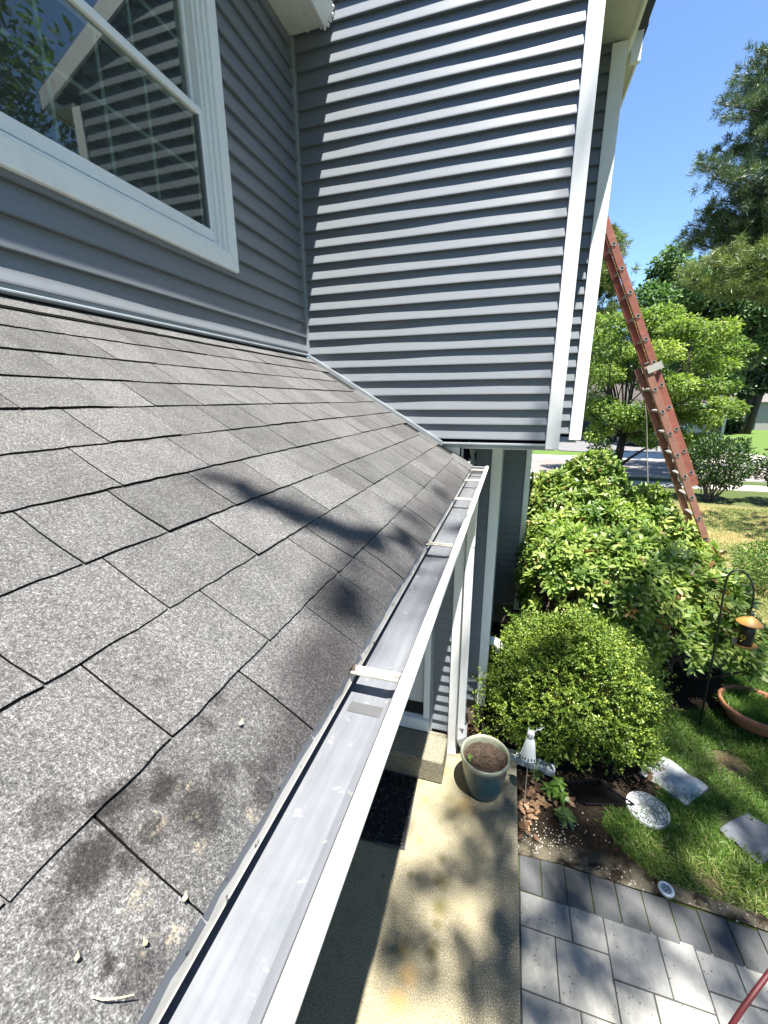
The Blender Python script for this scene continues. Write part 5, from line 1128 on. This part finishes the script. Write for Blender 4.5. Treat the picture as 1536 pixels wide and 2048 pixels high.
# pebbles, leaf litter
rg = np.random.default_rng(121); mb = MB()
def pebble(p, r, hz=.5):
    n = 8; vs = [(p[0], p[1], p[2] + r * hz)]; k1, k2 = rg.uniform(.7, 1.3), rg.uniform(0, 3.14)
    for (rr, zz) in ((.7, .7), (1.0, .1), (.8, -.3)):
        for i in range(n):
            w = 6.283 * i / n; x, y = rr * r * math.cos(w) * k1, rr * r * math.sin(w) / k1; vs.append((p[0] + x * math.cos(k2) - y * math.sin(k2), p[1] + x * math.sin(k2) + y * math.cos(k2), p[2] + zz * r * hz))
    fs = [(0, 1 + i, 1 + (i + 1) % n) for i in range(n)] + [(1 + a * n + i, 1 + (a + 1) * n + i, 1 + (a + 1) * n + (i + 1) % n, 1 + a * n + (i + 1) % n) for a in range(2) for i in range(n)]
    mb.add(vs, fs)
for (px, py, sx_, sy2, n) in [(1100, 1665, 32, 16, 70), (1120, 1690, 36, 10, 45), (1075, 1690, 18, 14, 40), (1200, 1745, 30, 9, 40), (1260, 1770, 30, 9, 40), (1400, 1815, 30, 10, 26), (1490, 1850, 30, 9, 30), (1165, 1650, 30, 25, 35), (1060, 1670, 12, 16, 30), (1300, 1790, 26, 7, 20)]:
    for k in range(int(n * .65)):
        p = atZ(px + rg.normal(0, sx_), py + rg.normal(0, sy2), .02)
        if p[1] < 2.46 - .05 * (p[0] - .3) or p[0] < .275: continue
        pebble((p[0], p[1], .02), rg.uniform(.0025, .0062))
setp(obj('white_pebbles', mb, simple('white_pebble', (.40, .385, .335), .7, var=.45, scale=60), None, True), 'small white pebbles scattered in the bed along the dark pavers', 'pebbles', kind='stuff')
mb = MB(); att = []
def oakleaf(p, L, a, tilt, curl):
    half = [(0, 0), (.08, .03), (.16, .18), (.26, .10), (.36, .30), (.48, .14), (.60, .34), (.70, .16), (.82, .22), (.92, .08), (1, 0)]
    prof = half + [(x, -y) for x, y in half[-2:0:-1]]; cs, sn = math.cos(a), math.sin(a); vs = []
    for (x, y) in prof:
        X, Y = (x - .5) * L, y * L * .9; zz = curl * L * (y * y * 4 + (x - .5) ** 2) + tilt * X; vs.append((p[0] + X * cs - Y * sn, p[1] + X * sn + Y * cs, p[2] + max(zz, -.004)))
    n = len(half); N = len(prof); fs = [(i, i + 1, N - i - 1, (N - i) % N) for i in range(1, n - 2)] + [(0, 1, N - 1), (n - 2, n - 1, n)]
    k = len(mb.v); mb.add(vs, fs); att.extend([rg.random()] * (len(mb.v) - k))
for (px, py, sx_, sy2, n) in [(1080, 1575, 18, 14, 34), (1065, 1610, 16, 16, 36), (1090, 1600, 14, 12, 18), (1055, 1655, 8, 16, 20), (960, 1445, 16, 10, 30), (1000, 1470, 25, 12, 20), (1040, 1170, 10, 30, 30), (1045, 1200, 6, 25, 20), (1150, 1600, 30, 12, 8), (1300, 1560, 20, 14, 8), (945, 1455, 8, 7, 16)]:
    for k in range(n):
        p = atZ(px + rg.normal(0, sx_), py + rg.normal(0, sy2), .03)
        if p[0] < .28 and p[1] < 3.15: continue
        oakleaf((p[0], p[1], .022 + rg.uniform(0, .03)), rg.uniform(.045, .085), rg.uniform(0, 6.28), rg.normal(0, .35), rg.uniform(-.1, .35))
mb.att = att
setp(obj('leaf_litter', mb, leafmat('dry_oak_leaf', [(.06, .032, .018), (.15, .082, .042), (.30, .19, .11)], .7, .12, (1.2, 1.0, .7))), 'dry brown oak leaves fallen in the bed beside the porch slab', 'fallen leaves', kind='stuff')

# bits on the roof
def roof_at(px, py, h=.008):
    d = ray(px, py); t = (-0.463 - SL * (-0.25)) / (d[2] - SL * d[0]); p = d * t + nrm * h; return np.array([p[0], p[1], p[2] + H])
M_TAN = simple('dry_seed_skin', (.48, .38, .22), .7, var=.25, scale=80)
for (px, py, L, a, lab) in [(478, 1452, .011, 1.2, 'pale winged seed lying on the shingles near the gutter'), (283, 1891, .007, .3, 'yellow seed scrap on the nearest shingle'), (365, 1800, .009, 1.1, 'tan shredded leaf scrap beside the gutter apron'), (150, 1920, .007, .9, 'thin pale needle scrap on the bottom left shingle')]:
    p = roof_at(px, py); t = thing('seed_scrap', tuple(p), lab, 'seed'); d = np.array([math.cos(a) * upv[0], math.sin(a), math.cos(a) * upv[2]]); d /= np.linalg.norm(d); s = np.cross(nrm, d)
    mb = MB(); n = 10; vs = []
    for i in range(n):
        w = 6.283 * i / n; rr = 1.0 if i % 2 else .82; vs.append(p + d * L * .5 * math.cos(w) * rr + s * L * .2 * math.sin(w) * (1.4 if math.cos(w) < 0 else .6) + nrm * (.002 + .002 * math.sin(w * 2)))
    mb.add(vs + [p + nrm * .0045], [(i, (i + 1) % n, n) for i in range(n)]); obj('scale', mb, M_TAN, t)
tw = thing('dry_twig', tuple(roof_at(225, 2010)), 'thin dry twig lying on the shingles at the bottom edge', 'twig')
mb = MB(); mb.tube([roof_at(x, y, .010 + .002 * k) for k, (x, y) in enumerate([(175, 2002), (200, 2010), (230, 2008), (258, 2003)])], [.0006, .0008, .0006, .0004], 5); obj('stick', mb, M_TAN, tw)

# red hose hanging into the corner
hz = thing('red_hose', (1.0, 1.0, 0), 'red rubber hose hanging across the bottom right corner', 'hose')
def along(px, py, dist): d = ray(px, py); d = d / np.linalg.norm(d) * dist; return np.array([d[0], d[1], d[2] + H])
hp_ = [along(1700, 1790, 1.5), along(1640, 1830, 1.45), along(1590, 1880, 1.40), along(1536, 1948, 1.36), along(1500, 1996, 1.34), along(1460, 2052, 1.34), along(1425, 2120, 1.38), along(1400, 2200, 1.45)]
e = hp_[-1]; hp_ += [np.array([e[0] - .02, e[1] - .05, .5]), np.array([e[0] - .03, e[1] - .1, .03]), np.array([e[0] + .6, e[1] - .6, .03])]
e = hp_[0]; hp_ = [np.array([e[0] + 1.2, e[1] - 1.5, e[2] + .9])] + hp_
mb = MB(); mb.tube(hp_, .0046, 10); o = obj('tube', mb, simple('red_rubber', (.13, .020, .024), .5), hz, smooth=True)
ss = o.modifiers.new('s', 'SUBSURF'); ss.levels = 2; ss.render_levels = 2

# bench on the porch: one dark arm shows under the gutter
bn = thing('porch_bench', (-.95, .75, .15), 'dark metal porch bench mostly hidden under the roof', 'bench')
def bx_(name, a, b): q = MB(); q.box(a, b); return obj(name, q, M_BLACK, bn, bevel=.004)
for (x, y) in ((-1.30, .20), (-1.30, 1.10), (-.86, .20), (-.86, 1.10)): bx_('leg', (x - .02, y - .02, .151), (x + .02, y + .02, .58))
bx_('seat', (-1.33, .16, .581), (-.84, 1.14, .61)); bx_('backrest', (-1.34, .16, .6102), (-1.31, 1.14, 1.0))
for y in (.17, 1.10):
    q = MB(); q.box((-1.30, y - .022, .80), (-.80, y + .022, .825)); q.box((-.86, y - .018, .6102), (-.82, y + .018, .7998)); obj('armrest', q, M_BLACK, bn, bevel=.004)

# ================================================================== ACROSS THE STREET
fh = thing('neighbour_house', (9.5, 42, 0), 'low house across the street with dark garage door behind the trees', 'house')
mb = MB(); mb.box((4.2, 40, -.1), (16.5, 50, 2.75)); obj('wall', mb, simple('pale_siding', (.42, .41, .39), .7), fh)
mb = MB(); mb.prism([(3.8, 39.5, 2.752), (3.8, 45, 5.2), (3.8, 50.5, 2.752)], (13.1, 0, 0)); obj('roof', mb, simple('brown_roof', (.05, .042, .038), .9), fh)
mb = MB(); mb.box((3.8, 39.42, 2.55), (16.9, 39.5, 2.76)); obj('fascia', mb, M_WHITE, fh)
mb = MB(); mb.box((5.0, 39.96, .02), (7.7, 39.998, 2.2)); obj('garage_door', mb, simple('dark_door', (.045, .045, .05), .5), fh)
mb = MB(); 
for x in (4.88, 7.7): mb.box((x, 39.93, 0), (x + .12, 39.997, 2.32))
mb.box((5.0002, 39.93, 2.2002), (7.6998, 39.997, 2.32)); obj('door_trim', mb, M_WHITE, fh)
for x in (9.4, 12.6):
    mb = MB(); mb.box((x, 39.95, .95), (x + 1.3, 39.999, 2.1)); w = obj('window', mb, M_WHITE, fh); mb = MB(); mb.box((x + .08, 39.93, 1.03), (x + 1.22, 39.9498, 2.02)); obj('pane', mb, simple('far_glass', (.03, .035, .04), .1), w)
fh2 = thing('neighbour_house', (29, 55, 0), 'pale house far off behind the leaning trunks at the right edge', 'house')
mb = MB(); mb.box((24, 52, -.1), (36, 60, 2.8)); obj('wall', mb, simple('cream_siding', (.26, .25, .235), .7), fh2)
mb = MB(); mb.prism([(23.6, 51.5, 2.802), (23.6, 56, 5.0), (23.6, 60.5, 2.802)], (12.8, 0, 0)); obj('roof', mb, simple('grey_roof', (.12, .11, .105), .9), fh2)
for x in (25.2, 28.5, 31.8):
    mb = MB(); mb.box((x, 51.95, .9), (x + 1.2, 51.999, 2.1)); obj('window', mb, simple('far_pane', (.04, .045, .05), .15), fh2)

def car(label, c, ang, paint, group):
    t = thing('parked_car', (c[0], c[1], .04), label, 'car', group); ca_, sa = math.cos(ang), math.sin(ang)
    def T(p): return (c[0] + p[0] * ca_ - p[1] * sa, c[1] + p[0] * sa + p[1] * ca_, p[2] + .04)
    def loft(secs, n):
        vs = []; 
        for (x, w, z0, z1, w2) in secs: vs += [T((x, -w, z0)), T((x, -w, (z0 + z1) / 2)), T((x, -w2, z1)), T((x, w2, z1)), T((x, w, (z0 + z1) / 2)), T((x, w, z0))]
        k = 6; fs = [(i * k + j, i * k + (j + 1) % k, (i + 1) * k + (j + 1) % k, (i + 1) * k + j) for i in range(len(secs) - 1) for j in range(k)] + [tuple(range(k - 1, -1, -1)), tuple((len(secs) - 1) * k + j for j in range(k))]
        return MB().add(vs, fs)
    obj('body', loft([(-2.25, .72, .38, .80, .66), (-2.1, .86, .24, .98, .80), (-1.3, .90, .22, 1.0, .86), (.9, .90, .22, .97, .86), (1.9, .87, .24, .86, .78), (2.2, .74, .32, .70, .66)], 6), paint, t, bevel=.05)
    obj('cabin', loft([(-1.75, .80, .98, 1.02, .74), (-1.15, .80, .98, 1.42, .62), (.1, .80, .97, 1.46, .64), (1.0, .80, .95, .99, .74)], 6), simple('car_glass', (.02, .024, .028), .12), t, bevel=.03)
    obj('roof_panel', loft([(-1.15, .62, 1.41, 1.45, .58), (-.5, .64, 1.45, 1.49, .6), (.1, .63, 1.44, 1.48, .58)], 6), paint, t)
    for x in (-1.35, 1.38):
        for s in (-1, 1):
            mb = MB(); mb.tube([T((x, s * .76, .32)), T((x, s * .93, .32))], .32, 20); w = obj('wheel', mb, simple('tyre_rubber', (.015, .015, .016), .8), t); mb = MB(); mb.tube([T((x, s * .931, .32)), T((x, s * .938, .32))], .19, 14); obj('rim', mb, M_ALU, w)
    for s in (-1, 1):
        mb = MB(); mb.obb(T((-2.24, s * .62, .72)), (.03, 0, 0), (0, .12, 0), (0, 0, .08)); obj('tail_light', mb, simple('red_lens', (.25, .02, .02), .2), t)
        mb = MB(); mb.obb(T((2.17, s * .58, .60)), (.03, 0, 0), (0, .13, 0), (0, 0, .06)); obj('headlight', mb, simple('clear_lens', (.7, .7, .7), .15), t)
    return t
car('black car parked deeper in the driveway, nearest the garage', (7.6, 37.0), -2.2, simple('black_paint', (.02, .02, .022), .2, 0, .6), None)
car('dark grey car parked in the driveway behind the street tree trunk', (9.1, 33.9), -2.2, simple('grey_paint', (.09, .095, .10), .22, .3, .6), None)
gs = thing('lawn_chair', (27.5, 47.5, 0), 'white lawn chair on the far lawn by the leaning trunks', 'chair')
c0 = atZ(1518, 826, 0); gs.location = tuple(c0)
for (dx, dy) in ((-.3, -.3), (.3, -.3), (-.3, .3), (.3, .3)): mb = MB(); mb.box((c0[0] + dx - .03, c0[1] + dy - .03, 0), (c0[0] + dx + .03, c0[1] + dy + .03, .45)); obj('leg', mb, M_WHITE, gs)
mb = MB(); mb.box((c0[0] - .35, c0[1] - .35, .451), (c0[0] + .35, c0[1] + .35, .5)); obj('seat', mb, M_WHITE, gs)
mb = MB(); mb.box((c0[0] - .35, c0[1] + .3, .501), (c0[0] + .35, c0[1] + .36, 1.0)); obj('backrest', mb, M_WHITE, gs)
